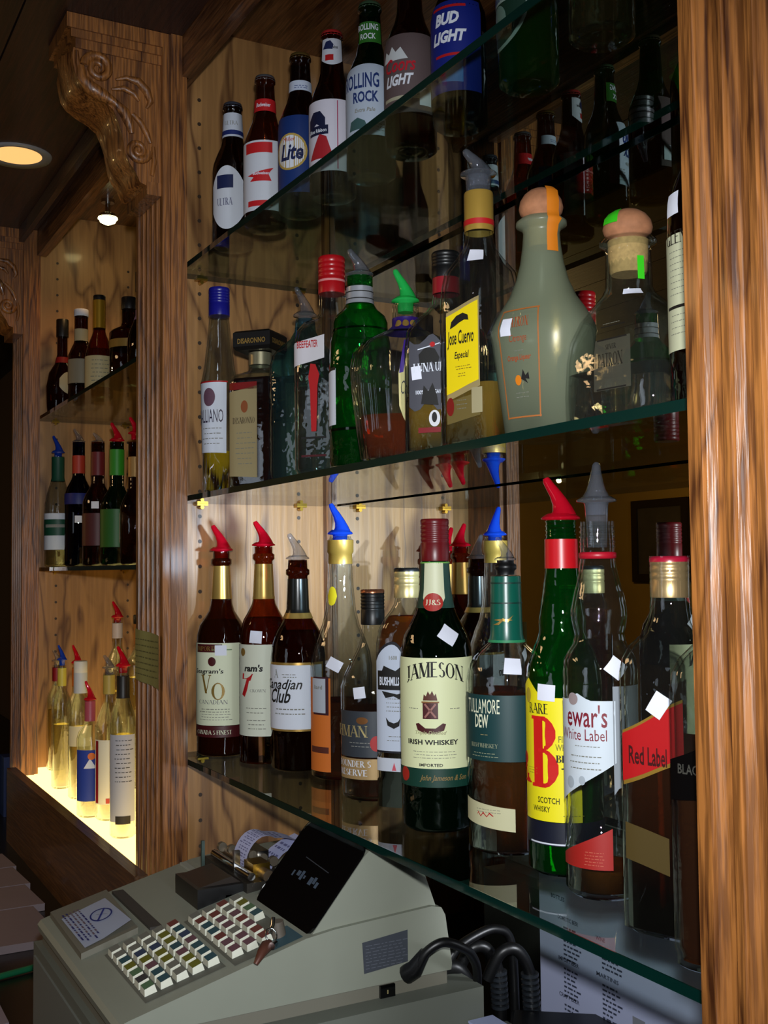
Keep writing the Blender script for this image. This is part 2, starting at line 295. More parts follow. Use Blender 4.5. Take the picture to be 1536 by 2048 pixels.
# ------------------------------------------------------------------ bottles
class Bottle:
    """A bottle; profile rows are (half width, row) read in photo pixels at the bottle's own distance and turned into metres."""
    def __init__(s, label, cat, group, X, Y, z, prof, glass, sq=0, ax=1, ay=1, rot=0, u=None, bottom=True, seg=40, name='bottle', sqfrom=None):
        s.X, s.Y, s.z = X, Y, z
        s.uc, s.vb = proj(X, Y, z); t = proj(X, Y, z+.3); s.mpp = .3/(s.vb-t[1])
        s.cam = atan2(-Y, -X)
        s.P = sorted([(h*s.mpp, z+max(0, (s.vb-v))*s.mpp) for h, v in prof], key=lambda q: q[1])
        if s.P[0][1] > z+.0005: s.P.insert(0, (s.P[0][0], z))
        s.sq, s.ax, s.ay, s.rot = sq, ax, ay, s.cam+rad(rot); s.Rm = max(p[0] for p in s.P); s.rn = s.P[-1][0]
        s.root = thing(name, label, cat, (X, Y, z), group); s.seg = seg
        P = s.P; m = MB()
        q = [(max(.001, P[0][0]*.35), z+.004), (P[0][0]*.88, z+.0006), (P[0][0], z+.004)]+[p for p in P[1:]]
        m.add(*s.grid(q, seg), glass, True)
        m.add([s.pt(2*pi*k/seg, q[0][0], q[0][1]) for k in range(seg)], [list(range(seg))], glass, True)
        if glass is CLEAR:                                    # inner wall of the glass
            q2 = [(max(.001, r-.0028), zz+(.004 if i < 3 else 0)) for i, (r, zz) in enumerate(q)]
            m.add(*s.grid(q2, seg), glass, True)
        s.body = m.build('glass_body', s.root); s.dec = None
    def shape(s, th, r):
        if not s.sq: return r
        b = min(1, max(0, (r-s.rn*1.15)/(s.Rm*.8-s.rn*1.15+1e-6))); b = b*b*(3-2*b)
        a = th-s.rot; n = s.sq
        k = (abs(cos(a)/s.ax)**n+abs(sin(a)/s.ay)**n)**(-1/n)
        return r*((1-b)+b*k)
    def pt(s, th, r, z, off=0):
        q = s.shape(th, r)+off; return (s.X+q*cos(th), s.Y+q*sin(th), z)
    def grid(s, q, seg):
        v = [s.pt(2*pi*k/seg, r, z) for r, z in q for k in range(seg)]; n = len(q)
        return v, [(i*seg+k, i*seg+(k+1) % seg, (i+1)*seg+(k+1) % seg, (i+1)*seg+k) for i in range(n-1) for k in range(seg)]
    def zv(s, v): return s.z+(s.vb-v)*s.mpp
    def liquid(s, v, m, ins=.0034):
        zt = s.zv(v); P = [p for p in s.P if p[1] < zt]+[(interp(s.P, zt), zt)]
        q = [(max(.002, p[0]-ins), max(p[1], s.z+.006)) for p in P]; mb = MB(); seg = s.seg
        vv, f = s.grid(q, seg); mb.add(vv, f, m, True); n = len(q)
        mb.add(vv[:seg], [list(range(seg))[::-1]], m); mb.add(vv[(n-1)*seg:], [list(range(seg))], m)
        mb.build('liquid', s.root); return s
    def sleeve(s, v0, v1, m, name='neck_foil', off=.0006, bands=()):
        """wraps neck or body all round between two rows"""
        z1, z0 = s.zv(v0), s.zv(v1); zs = sorted({z0, z1} | {p[1] for p in s.P if z0 < p[1] < z1})
        mb = MB(); mb.add(*s.grid([(interp(s.P, z)+off, z) for z in zs], s.seg), m, True)
        for b0, b1, bm in bands:
            mb.add(*s.grid([(interp(s.P, s.zv(b))+off*2, s.zv(b)) for b in (b1, b0)], s.seg), bm, True)
        return mb.build(name, s.root)
    def ang(s, a0, sm, R):
        return s.cam+rad(a0)+(math.atan(sm/R) if s.sq > 3 else sm/R)
    def label(s, a0, a1, v0, v1, m, name='label', top=None, bot=None, off=.0007, parent=None, nz=8):
        """front label from angle a0 to a1 (degrees off the line of sight, + to the right) between rows v0 (top) and v1"""
        mb = MB(); n = max(6, int(abs(a1-a0)/7)); v = []
        for i in range(n+1):
            t = i/n; a = s.cam+rad(a0+(a1-a0)*t)
            zt = s.zv(v0+(top(t) if top else 0)); zb = s.zv(v1+(bot(t) if bot else 0))
            for j in range(nz+1):
                z = zb+(zt-zb)*j/nz; v.append(s.pt(a, interp(s.P, z), z, off))
        k = nz+1
        mb.add(v, [(i*k+j, (i+1)*k+j, (i+1)*k+j+1, i*k+j+1) for i in range(n) for j in range(nz)], m, True)
        o = mb.build(name, s.root); s.last = o; s.dec = MB(); return o
    def text(s, txt, ac, v, w, h, m, font='sans', shear=0, bold=0.02, arc=0, off=.0013):
        """lettering centred at angle ac, baseline at row v, w x h photo pixels"""
        V, F = (sans(txt, shear, bold) if font == 'sans' else serif(txt, shear, bold if bold > .5 else 1.0))
        if not V: return s
        xs = [p[0] for p in V]; ys = [p[1] for p in V]; x0, x1, y0, y1 = min(xs), max(xs), min(ys), max(ys)
        out = []; zm = s.zv(v); R = interp(s.P, zm)
        for x, y in V:
            t = (x-x0)/(x1-x0+1e-9)-.5; sm = t*w*s.mpp
            z = s.zv(v-arc*(1-4*t*t)-(y-y0)/(y1-y0+1e-9)*h); out.append(s.pt(s.ang(ac, sm, R), interp(s.P, z), z, off))
        s.dec.add(out, F, m); return s
    def rect(s, ac, v0, v1, w, m, off=.0010, skew=0):
        R = interp(s.P, s.zv((v0+v1)/2)); n = max(1, int(w*s.mpp/.004)); vv = []
        for i in range(n+1):
            a = s.ang(ac, (i/n-.5)*w*s.mpp, R); sk = skew*(i/n-.5)
            for v in (v1+sk, v0+sk): vv.append(s.pt(a, interp(s.P, s.zv(v)), s.zv(v), off))
        s.dec.add(vv, [(2*i, 2*i+2, 2*i+3, 2*i+1) for i in range(n)], m, True); return s
    def oval(s, ac, v, rw, rh, m, off=.0014):
        return s.poly(ac, v, [(rw*cos(2*pi*k/24+.01), rh*sin(2*pi*k/24+.01)) for k in range(24)], m, off)
    def fine(s, ac, v, w, m, rows=3, pitch=5, h=1.4):
        """rows of print too small to read"""
        rnd = random.Random(int(v*7+ac)); 
        for r in range(rows):
            x = -w/2*rnd.uniform(.7, 1)
            while x < w/2*.9:
                l = rnd.uniform(2, 8); R = interp(s.P, s.zv(v)); q = math.degrees(((x+l/2)*s.mpp)/R)
                s.rect(ac+q, v+r*pitch-h, v+r*pitch, l, m); x += l+2
        return s
    def done(s, name='lettering'):
        if s.dec and s.dec.f: s.dec.build(name, s.last)
        s.dec = MB(); return s
    def poly(s, ac, v, pts, m, off=.0016):
        """any outline (photo pixels about ac, v; y up), cut into upright strips so that it follows the glass"""
        R = interp(s.P, s.zv(v)); x0, x1 = min(p[0] for p in pts), max(p[0] for p in pts)
        xs = sorted({round(p[0], 3) for p in pts} | {round(x0+(x1-x0)*k/10, 3) for k in range(11)}); n = len(pts)
        def P(x, y): z = s.zv(v-y); return s.pt(s.ang(ac, x*s.mpp, R), interp(s.P, z), z, off)
        for xa, xb in zip(xs, xs[1:]):
            xm = (xa+xb)/2; cr = []
            for i in range(n):
                (ax, ay), (bx, by) = pts[i], pts[(i+1) % n]
                if (ax-xm)*(bx-xm) < 0: g_ = (by-ay)/(bx-ax); cr.append((ay+g_*(xm-ax), ay+g_*(xa-ax), ay+g_*(xb-ax)))
            cr.sort()
            for (q0, a0, b0), (q1, a1, b1) in zip(cr[::2], cr[1::2]):
                k = max(1, int(abs(q1-q0)*s.mpp/.008)); vv = []
                for j in range(k+1): vv += [P(xa, a0+(a1-a0)*j/k), P(xb, b0+(b1-b0)*j/k)]
                s.dec.add(vv, [(2*j, 2*j+1, 2*j+3, 2*j+2) for j in range(k)], m, True)
        return s
    def ptag(s, ac, v, w, h, skew=0):
        """small white price sticker"""
        mb = MB(); R = interp(s.P, s.zv(v)); vv = []
        for j in range(4):
            for i in range(4):
                x = (i/3-.5)*w; y = (j/3-.5)*h; xr = x*cos(rad(skew))-y*sin(rad(skew)); yr = x*sin(rad(skew))+y*cos(rad(skew))
                z = s.zv(v-yr); vv.append(s.pt(s.ang(ac, xr*s.mpp, R), interp(s.P, z), z, .0022))
        mb.add(vv, [(j*4+i, j*4+i+1, j*4+i+5, j*4+i+4) for j in range(3) for i in range(3)], TAG, True)
        mb.build('price_sticker', s.root, label='white price sticker'); return s
    def cap(s, v0, v1, hw, m, name='cap', rings=0, ringm=None, top=None):
        """screw cap between rows v0 (top) and v1"""
        z1, z0 = s.zv(v0), s.zv(v1); r = hw*s.mpp; mb = MB(); p = [(r*.99, z0), (r, z0+.001)]
        for i in range(rings):
            zz = z0+(z1-z0)*(.45+.5*i/max(1, rings)); p += [(r, zz-.0012), (r*.955, zz), (r, zz+.0012)]
        p += [(r, z1-.0015), (r*.93, z1)]; mb.lathe(p, m, (s.X, s.Y), 28)
        if top: mb.lathe([(r*1.01, z1-.004), (r*1.01, z1-.0008), (r*.92, z1+.0006)], top, (s.X, s.Y), 28)
        if ringm: mb.lathe([(r*1.015, z0+(z1-z0)*.3), (r*1.015, z0+(z1-z0)*.36)], ringm, (s.X, s.Y), 28, False)
        return mb.build(name, s.root)
    def pourer(s, vf, vt, hw, m, side=-1, swing=0, base=True):
        """plastic pourer: stopper flange at row vf, curved spout tapering up to row vt; side -1 tips it left in the photo"""
        mb = MB(); r = hw*s.mpp; z0 = s.zv(vf); H = s.zv(vt)-z0; a = s.cam+pi/2*(1 if side > 0 else -1)+rad(swing)
        d = (cos(a), sin(a)); c = (s.X, s.Y)
        mb.lathe([(r*.55, z0-.012), (r*.58, z0-.001), (r*.98, z0), (r, z0+.0015), (r*.93, z0+H*.07), (r*.7, z0+H*.14)], m, c, 22)
        K = [(-.12, .10, .70), (-.10, .25, .52), (.03, .42, .40), (.25, .62, .31), (.50, .80, .25), (.66, .93, .22), (.72, 1.0, .15)]
        mb.tube([(c[0]+d[0]*k*r, c[1]+d[1]*k*r, z0+H*h) for k, h, w in K], [w*r for k, h, w in K], m, 12)
        return mb.build('pourer', s.root)

# ================================================================== the room
YEL = mat('8a6a22', .8, noise=.12, scale=6)
def struct(mb, name, **k):
    o = mb.build(name); o['kind'] = 'structure'
    for a, b in k.items(): o[a] = b
    return o
def one(x0, x1, y0, y1, z0, z1, m):
    mb = MB(); mb.box(x0, x1, y0, y1, z0, z1, m); return mb
RX0, RX1, RY0, RY1, CEIL = -3.2, .86, -1.6, 6.2, .822
struct(one(RX0-.1, RX1+.1, RY0-.1, RY1+.1, -EYE-.08, -EYE, mat('2a2019', .5, noise=.2, scale=9)), 'floor')
struct(one(RX0-.1, RX1+.1, RY0-.1, RY1+.1, CEIL+.10, CEIL+.18, OAKD), 'ceiling')
struct(one(RX0-.1, RX0, RY0, RY1, -EYE, CEIL+.1, YEL), 'wall_left')
struct(one(RX1, RX1+.1, RY0, RY1, -EYE, CEIL+.1, mat('3a2a1a', .8)), 'wall_right')
struct(one(RX0, RX1, RY1, RY1+.1, -EYE, CEIL+.1, YEL), 'wall_back')
struct(one(RX0, RX1, RY0-.1, RY0, -EYE, CEIL+.1, YEL), 'wall_front')
# dark framed pictures and a dark door on the far walls: seen only in the mirror
for i, (y0, y1, z0, z1) in enumerate([(3.0, 3.5, -.1, .45), (3.9, 4.5, -.15, .5), (5.0, 5.5, -.1, .42)]):
    t = thing('picture_frame', ['small dark framed picture on the yellow wall, the one nearest the camera', 'dark framed picture on the yellow wall between two others', 'dark framed picture on the yellow wall, last before the far corner'][i], 'picture', (RX0+.02, (y0+y1)/2, z0))
    m = MB(); w = .05
    for a in ((y0, y1, z0, z0+w), (y0, y1, z1-w, z1), (y0, y0+w, z0+w, z1-w), (y1-w, y1, z0+w, z1-w)): m.box(RX0, RX0+.03, *a, mat('1a100a', .4))
    m.build('frame', t); one(RX0, RX0+.015, y0+w, y1-w, z0+w, z1-w, mat('3b3328', .5, noise=.4, scale=14)).build('print', t)
m = MB(); m.box(-.9, .0, RY1-.05, RY1-.002, -EYE, .5, mat('1c110a', .5)); struct(m, 'door_1')

# ================================================================== the back bar
XF, XM = .50, .826                       # front of the pilasters, mirror plane
def pilaster(y0, w, parent):
    """fluted oak pilaster; its corner towards the camera stands at y0"""
    n, pitch = 5, .0245; mg = (w-n*pitch)/2; poly = [(XF+.03, y0), (XF, y0)]
    for i in range(n):
        a = y0+mg+i*pitch; gw = pitch*.76; s0 = a+(pitch-gw)/2
        poly.append((XF, s0-.0006))
        for k in range(9):
            th = pi*k/8; poly.append((XF+.0085*sin(th), s0+gw/2-gw/2*cos(th)))
        poly.append((XF, s0+gw+.0006))
    poly += [(XF, y0+w), (XF+.03, y0+w)]
    poly = [(round(a, 5), round(b, 5)) for a, b in poly]
    m = MB(); n_ = len(poly); zt = .575; zb = -.645
    v = [(a, b, zb) for a, b in poly]+[(a, b, zt) for a, b in poly]
    m.add(v, [(i, (i+1) % n_, n_+(i+1) % n_, n_+i) for i in range(n_)], OAK)
    m.add(v, [list(range(n_, 2*n_))], OAK)
    m.box(XF, XF+.03, y0, y0+w, zt, CEIL, OAK)
    o = m.build('pilaster', parent)
    # stepped side of the post
    m = MB(); m.box(XF+.0300, XF+.040, y0+.004, y0+w-.004, -.645, CEIL, OAK); m.box(XF+.012, XF+.0302, y0-.004, y0+w+.004, -.645, CEIL, OAK)
    m.build('post_board', parent)
def corbel(y0, w, parent):
    """carved bracket under the canopy: scrolled sides, leaf on the face"""
    P = [(.368, .775), (.366, .762), (.368, .748), (.372, .731), (.380, .720), (.396, .710), (.414, .702), (.427, .692), (.434, .678), (.440, .660), (.443, .643), (.446, .628), (.452, .615), (.461, .603), (.468, .588), (.482, .583), (.502, .583)]
    m = MB()
    yc = [y0, y0+.012, y0+.02]+[y0+.02+(w-.04)*k/10 for k in range(1, 10)]+[y0+w-.02, y0+w-.012, y0+w]
    rows = []
    for j, y in enumerate(yc):
        t = (y-y0)/w; e = min(t, 1-t)
        r = []
        for i, (x, z) in enumerate(P):
            leaf = .016*max(0, cos((t-.5)*pi*1.15))*(.75+.25*cos(i*1.25))*(1-.2*abs(sin((t-.5)*26+i*.5)))-.004
            lift = 0 if e < .09 else (leaf if e > .13 else -.004)
            r.append((min(x-lift, XF+.002), y, z))
        rows.append(r)
    v = [p for r in rows for p in r]; k = len(P)
    m.add(v, [(j*k+i, j*k+i+1, (j+1)*k+i+1, (j+1)*k+i) for j in range(len(yc)-1) for i in range(k-1)], OAK, True)
    for y, s in ((y0, 1), (y0+w, -1)):
        poly = [(x, z) for x, z in P]+[(XF, .583), (XF, .775)]
        m.add([(min(a, XF), y, b) for a, b in poly], [list(range(len(poly)))], OAK)
    m.build('corbel', parent)
    root = [o for o in parent.children if o.name.startswith('corbel')][-1]
    m = MB(); ov = .012
    for (z0, z1, o_) in ((.800, CEIL, .020), (.788, .800, .013), (.774, .788, .006)):
        m.box(.376-o_, XF, y0-o_*.5, y0+w+o_*.5, z0, z1, OAK)
    m.build('abacus', root)
    m = MB(); m.box(.478, XF, y0-.003, y0+w+.003, .570, .590, OAK); m.build('foot_block', root)
    m = MB(); yy = y0-.001                                    # relief on the side towards the camera
    def spiral(cx, cz, R, turns, a0, d=1, r=.0055):
        n = int(turns*16); return [(cx+R*(1-.82*i/n)*cos(a0+d*2*pi*turns*i/n), yy, cz+R*(1-.82*i/n)*sin(a0+d*2*pi*turns*i/n)) for i in range(n+1)]
    s1 = spiral(.404, .750, .021, 1.7, pi*1.0, -1); s2 = spiral(.465, .636, .0165, 1.6, 0, -1)
    m.tube(s1, [.0075-.004*i/len(s1) for i in range(len(s1))], OAK, 8)
    m.tube(s2, [.0068-.0036*i/len(s2) for i in range(len(s2))], OAK, 8)
    band = [(.378, .748), (.380, .730), (.394, .717), (.413, .709), (.430, .702), (.444, .690), (.451, .676), (.455, .660)]
    m.tube([(x, yy, z) for x, z in band], [.006, .009, .011, .010, .006, .009, .008, .004], OAK, 8)
    m.tube([(x, yy, z) for x, z in [(.430, .738), (.446, .744), (.464, .742), (.478, .730), (.484, .714), (.478, .703)]], [.002, .004, .007, .007, .005, .002], OAK, 8)
    m.tube([(x, yy, z) for x, z in [(.424, .722), (.442, .727), (.458, .722), (.466, .712)]], [.002, .005, .005, .002], OAK, 8)
    m.tube([(x, yy, z) for x, z in [(.456, .690), (.468, .680), (.478, .664), (.484, .650)]], [.004, .005, .005, .003], OAK, 8)
    m.tube([(x, yy, z) for x, z in [(.372, .770), (.374, .752), (.378, .735)]], [.003, .004, .004], OAK, 8)
    m.tube([(x, yy, z) for x, z in [(.488, .645), (.490, .622), (.486, .600)]], [.003, .004, .003], OAK, 8)
    m.build('carved_scroll', root)

bar = thing('back_bar_cabinet', 'tall oak back bar bay with fluted posts, mirror back and glass shelves, nearest', 'cabinet', (.68, 1.1, -.645))
PN = 1.712                                # end panel of the near bay
pilaster(.3755, .14, bar); pilaster(1.606, .14, bar); corbel(1.616, .105, bar)
def endpanel(y0, y1, parent, hx=(.595, .77)):
    one(XF+.04, .85, y0, y1, -.645, .90, PANEL).build('end_panel', parent)
    m = MB()                               # rows of shelf pin holes with brass sleeves
    for x in hx:
        for k in range(34):
            z = -.56+k*.0405
            m.tube([(x, y0-.0006, z), (x, y0+.004, z)], .0033, mat('3a2818', .5), 8)
    if y0 > 1: m.build('pin_holes', parent)['kind'] = 'stuff'
endpanel(PN, PN+.022, bar); endpanel(.41, .432, bar)
one(.832, .85, .432, PN, -.645, .90, mat('2b1c10', .7)).build('back_board', bar)
MIR, nt, out = newmat('silvered_mirror'); g = N(nt, 'ShaderNodeBsdfGlossy'); g.inputs[0].default_value = (.80, .84, .82, 1); g.inputs['Roughness'].default_value = 0
nt.links.new(g.outputs[0], out.inputs[0])
one(XM, .831, .434, PN-.001, -.60, .895, MIR).build('mirror', bar)
one(XM-.010, XM-.0005, PN-.014, PN-.0005, -.60, .895, OAK).build('corner_bead', bar)
m = MB(); m.box(XF+.031, XF+.052, .51, 1.61, .762, .90, OAKY); m.box(XF+.052, XF+.062, .51, PN, .775, .90, OAKY); m.build('header_board', bar)
one(XF+.06, .85, .432, PN, .897, .912, OAKY).build('top_board', bar)
# far bay
P2 = 2.80
bar2 = thing('back_bar_cabinet', 'oak back bar bay beyond the near post, with a glowing bottle step', 'cabinet', (.68, 2.3, -.645))
pilaster(2.70, .14, bar2); corbel(2.712, .115, bar2); endpanel(P2, P2+.022, bar2, (.60, .78)); endpanel(PN+.023, PN+.034, bar2)
one(.832, .85, PN+.035, P2, -.645, .90, mat('2b1c10', .7)).build('back_board', bar2)
one(XM, .831, PN+.036, P2-.001, -.60, .895, MIR).build('mirror', bar2)
m = MB(); m.box(XF+.031, XF+.052, 1.75, 2.70, .762, .90, OAKY); m.build('header_board', bar2)
one(XF+.06, .85, PN+.034, P2, .897, .912, OAKY).build('top_board', bar2)
# glowing step with wooden rail
step = thing('lighted_step', 'oak bottle step with glowing yellow top in the far bay', 'bottle step', (.6, 2.2, -.618))
m = MB(); m.box(.468, .488, 1.64, 2.695, -.618, -.452, oak('oak_step', '63401f', '341b0a', 'Y', .8, .5, .2)); m.build('front_rail', step)
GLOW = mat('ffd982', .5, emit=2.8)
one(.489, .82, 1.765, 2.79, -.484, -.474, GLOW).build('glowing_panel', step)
m = MB(); m.box(.489, .82, 1.76, 2.79, -.612, -.4845, mat('5a4a30', .7)); m.build('box_core', step)
# canopy over the bar: boards parallel to the bar
cn = thing('bar_canopy', 'dark stained wooden canopy over the bar', 'canopy', (.2, 2, CEIL))
for i in range(7):
    x1 = XF+.03-i*.235; one(x1-.232, x1, -.4, 6.1, CEIL+.0005, CEIL+.018, OAKD).build('canopy_board', cn)
m = MB(); m.box(XF-.012, XF+.0, 1.75, 2.70, .79, CEIL, OAKD); m.build('cove_strip', cn)

# glass shelves
def shelf(label, y0, y1, z, th=.0085, x0=.552, x1=.812, clips=True):
    t = thing('glass_shelf', label, 'shelf', ((x0+x1)/2, (y0+y1)/2, z-th), 'glass shelves of the back bar')
    m = MB(); m.box(x0+.0012, x1-.0012, y0+.001, y1-.001, z-th, z, SHELF); m.build('glass_pane', t)
    EDGE = thin_glass('green_glass_edge', (.01, .10, .07), 2.0, .05, .5, .13, (.01, .26, .21))
    m = MB(); m.box(x0, x0+.0011, y0, y1, z-th, z, EDGE); m.box(x1-.0011, x1, y0, y1, z-th, z, EDGE)
    m.box(x0, x1, y1-.0009, y1, z-th, z, EDGE); m.build('polished_edge', t)
    if clips:
        for y, s in ((y1, -1), (y0, 1)):
            for x in (.595, .77):
                m = MB(); m.box(x-.009, x+.009, min(y, y+s*.014), max(y, y+s*.014), z-th-.0035, z-th-.0002, BRASS); m.tube([(x, y+s*.001, z-th-.006), (x, y+s*.012, z-th-.006)], .0032, BRASS, 8)
                m.build('shelf_clip', t)
    return t
Z1, Z2, Z3 = -.288, .1167, .4837
shelf('lowest glass shelf of the near bay, carrying the whisky bottles', .436, PN-.0005, Z1)
shelf('middle glass shelf of the near bay, carrying liqueurs and tequila', .436, PN-.0005, Z2)
shelf('top glass shelf of the near bay, carrying beer bottles', .436, PN-.0005, Z3)
shelf('lower glass shelf of the far bay, carrying liqueur bottles', PN+.036, P2-.0005, .012)
shelf('upper glass shelf of the far bay, carrying four dark bottles', PN+.036, P2-.0005, .383)

# counter and cabinet below
struct(one(.02, .85, -.9, 6.0, -.645, -.618, mat('15120f', .3, noise=.3, scale=20)), 'countertop', label='dark countertop under the back bar', category='counter')
struct(one(.08, .85, -.9, 6.0, -EYE, -.646, mat('20150d', .5)), 'wall_counter_front')

# lamps
can = thing('recessed_light', 'round recessed ceiling light glowing amber above the bar', 'light', (.397, 2.22, CEIL))
m = MB(); m.lathe([(.047, CEIL-.001), (.064, CEIL-.004), (.066, CEIL+.0004)], mat('8a8a92', .4), (.397, 2.22), 36, False); m.build('trim_ring', can)
m = MB(); m.lathe([(.047, CEIL-.001), (.044, CEIL-.0005)], mat('ffc478', .5, emit=1.0), (.397, 2.22), 36); m.build('lamp_face', can)
puck = thing('spot_lamp', 'small bright halogen lamp hanging in the top of the far bay', 'light', (.68, 2.62, .897))
m = MB(); m.tube([(.68, 2.62, .897), (.68, 2.62, .865)], .006, CHROME, 10); m.lathe([(.016, .897), (.016, .889)], CHROME, (.68, 2.62), 16); m.build('stem', puck)
m = MB(); m.lathe([(.006, .868), (.018, .862), (.024, .850)], CHROME, (.68, 2.62), 20, False); m.build('reflector', puck)
m = MB(); m.lathe([(.023, .853), (.018, .842), (.006, .836)], mat('ffe9a0', .5, emit=14), (.68, 2.62), 20); m.build('bulb', puck)

# note taped on the post
nt_ = thing('paper_note', 'curling olive paper note taped across the fluted post', 'note', (.499, 1.67, -.17))
m = MB(); v = []
for i in range(9):
    for j in range(7):
        y = 1.601+i*.0185; v.append((.4985-.0015*sin(i*1.3)-(.006 if i == 0 else 0), y, -.0905-.080*j/6-(.006-.006*i/8)))
m.add(v, [(i*7+j, i*7+j+1, (i+1)*7+j+1, (i+1)*7+j) for i in range(8) for j in range(6)], mat('8e8a4e', .8, noise=.1, scale=30), True); o = m.build('paper_sheet', nt_)
m = MB(); rn = random.Random(4)
for r in range(7):
    y = 1.735
    while y > 1.625:
        l = rn.uniform(.006, .018); m.add([(.4955, y, -.105-r*.009), (.4955, y-l, -.105-r*.009), (.4955, y-l, -.1063-r*.009), (.4955, y, -.1063-r*.009)], [(0, 1, 2, 3)], mat('5e5c30', .8)); y -= l+.005
m.build('writing', o)

# ================================================================== bottles on the lowest shelf (near bay)
INK = mat('141210', .6); RED = mat('b3161a', .5); GREY = mat('8d8d86', .7); DGOLD = mat('8c6f2c', .45, .3); PRN = mat('77776a', .7)
MAROON = mat('4a1216', .45); LCREAM = mat('e2e6c6', .6); LWHITE = mat('dfe4f0', .6); DKGREEN = mat('0c3a2e', .5); YELLOW = mat('f4e416', .55)
g1 = 'whisky bottles on the lowest shelf of the near bay'
# cream label bottle by the far end panel
b = Bottle('brown whisky bottle with red pourer, the one next to the oak end panel', 'bottle', g1, .615, 1.667, Z1,
  [(50, 1500), (50, 1290), (49, 1270), (44, 1250), (35, 1236), (26, 1222), (22, 1208), (20, 1190), (17, 1138), (17, 1131), (21, 1128), (21, 1119), (17, 1116), (17, 1103)], AMBER)
b.liquid(1240, DARKW); b.sleeve(1132, 1198, GOLD); b.pourer(1101, 1050, 24, PRED)
b.label(-85, 58, 1284, 1445, LCREAM); b.rect(-33, 1286, 1302, 60, MAROON).text('IMPORTED', -33, 1299, 54, 9, GOLD, 'serif')
b.oval(-22, 1320, 8, 9, MAROON).text("Seagram's", -34, 1346, 66, 12, INK, shear=.1).text('V', -37, 1382, 24, 36, DGOLD, 'serif').text('O', -8, 1395, 26, 34, DGOLD, 'serif')
b.text('CANADIAN', -22, 1403, 62, 8, GREY, 'serif').fine(-20, 1414, 70, PRN, 2).fine(-20, 1424, 70, PRN, 3, 5, 1)
b.rect(0, 1296, 1298, 40, GREEN if False else mat('6c8a60')).done()
b.label(-85, 50, 1446, 1468, MAROON, 'lower_label'); b.text("CANADA'S FINEST", -22, 1462, 76, 8, LCREAM, 'serif').done()
b.ptag(-2, 1298, 22, 20)
b = Bottle('brown whisky bottle with red pourer and long cream label, second from the end panel', 'bottle', g1, .648, 1.572, Z1,
  [(49, 1520), (49, 1285), (47, 1262), (41, 1240), (31, 1222), (24, 1208), (21, 1192), (18, 1134), (18, 1122), (22, 1118), (22, 1109), (18, 1106), (18, 1093)], AMBER)
b.liquid(1235, DARKW); b.sleeve(1128, 1198, GOLD); b.pourer(1091, 1042, 24, PRED)
b.label(-80, 22, 1287, 1466, mat('d9dcc8', .6)); b.text("ram's", -26, 1340, 40, 14, INK, 'sans', .15, .04).text('7', -42, 1390, 28, 46, RED, 'sans', .1, .05)
b.text('CROWN', -15, 1380, 32, 6, GREY, 'serif').fine(-22, 1412, 40, PRN, 2, 9).fine(-22, 1436, 40, PRN, 3, 8).oval(-55, 1302, 7, 8, GOLD).done()
b.ptag(-19, 1272, 24, 24, -4)
b = Bottle('dark brown whisky bottle with clear pourer, black neck and white label', 'bottle', g1, .668, 1.490, Z1,
  [(55, 1538), (55, 1312), (52, 1285), (44, 1262), (34, 1245), (26, 1232), (22, 1218), (20, 1158), (20, 1152), (24, 1149), (24, 1140), (20, 1137), (19, 1120)], BROWN)
b.liquid(1262, DARKW); b.sleeve(1158, 1236, mat('14130f', .25), bands=[(1226, 1237, GOLD)]); b.pourer(1118, 1067, 24, PCLR)
b.label(-82, 62, 1322, 1456, GOLD, 'label_border', off=.0004); b.label(-82, 56, 1327, 1452, LWHITE)
b.text('Canadian', -40, 1374, 92, 20, INK, 'sans', .35, .015).text('Club', -42, 1401, 50, 28, INK, 'sans', .35, .02).fine(-22, 1414, 70, PRN, 2, 9, 2).text('1858', -34, 1440, 26, 9, GREY, 'serif').text('A', -50, 1352, 12, 16, GREY, 'serif').fine(-20, 1346, 30, PRN, 2).done()
# tall clear bottle with a blue pourer
b = Bottle('tall clear bottle with blue pourer, gold neck wrap and orange label', 'bottle', g1, .694, 1.401, Z1,
  [(62, 1556), (62, 1330), (58, 1302), (48, 1275), (38, 1250), (31, 1220), (27, 1180), (24, 1130), (23, 1108), (26, 1104), (26, 1080), (22, 1076), (22, 1072)], CLEAR)
b.liquid(1400, DARKW); b.sleeve(1080, 1128, mat('b08c3c', .4, .5), 'gold_wrap'); b.pourer(1068, 1006, 26, PBLU)
b.label(-75, -20, 1352, 1534, mat('d9742a', .6)); b.rect(-42, 1350, 1424, 40, mat('3a1420')).rect(-46, 1353, 1420, 36, mat('b9c0cc'), .0014).text('liard', -46, 1374, 22, 8, GREY, off=.0018).fine(-46, 1388, 18, PRN, 4, 8).rect(-46, 1486, 1498, 48, mat('5a2a20')).done()
b.label(-60, -14, 1173, 1211, mat('d8c21a', .5), 'round_seal', top=lambda t: 19-38*sqrt(max(0, .25-(t-.5)**2)), bot=lambda t: -19+38*sqrt(max(0, .25-(t-.5)**2)), nz=2)
b.ptag(-12, 1325, 28, 22, -28)
b = Bottle('clear whiskey bottle with black screw cap and grey label above a gold band', 'bottle', g1, .667, 1.2544, Z1,
  [(64, 1592), (66, 1580), (66, 1400), (66, 1372), (56, 1345), (44, 1322), (32, 1300), (24, 1275), (21, 1250), (21, 1180)], CLEAR)
b.liquid(1416, DARKW); b.cap(1180, 1250, 24, BLACK, rings=5, top=mat('a86a4a', .3, .8)); b.label(-75, 70, 1416, 1505, mat('343a42', .5))
b.text('IRISHMAN', -64, 1466, 124, 22, CREAMG, 'serif').oval(-20, 1434, 12, 7, mat('8a5a30', .4, .5)).fine(-25, 1478, 50, GREY, 2, 7).done()
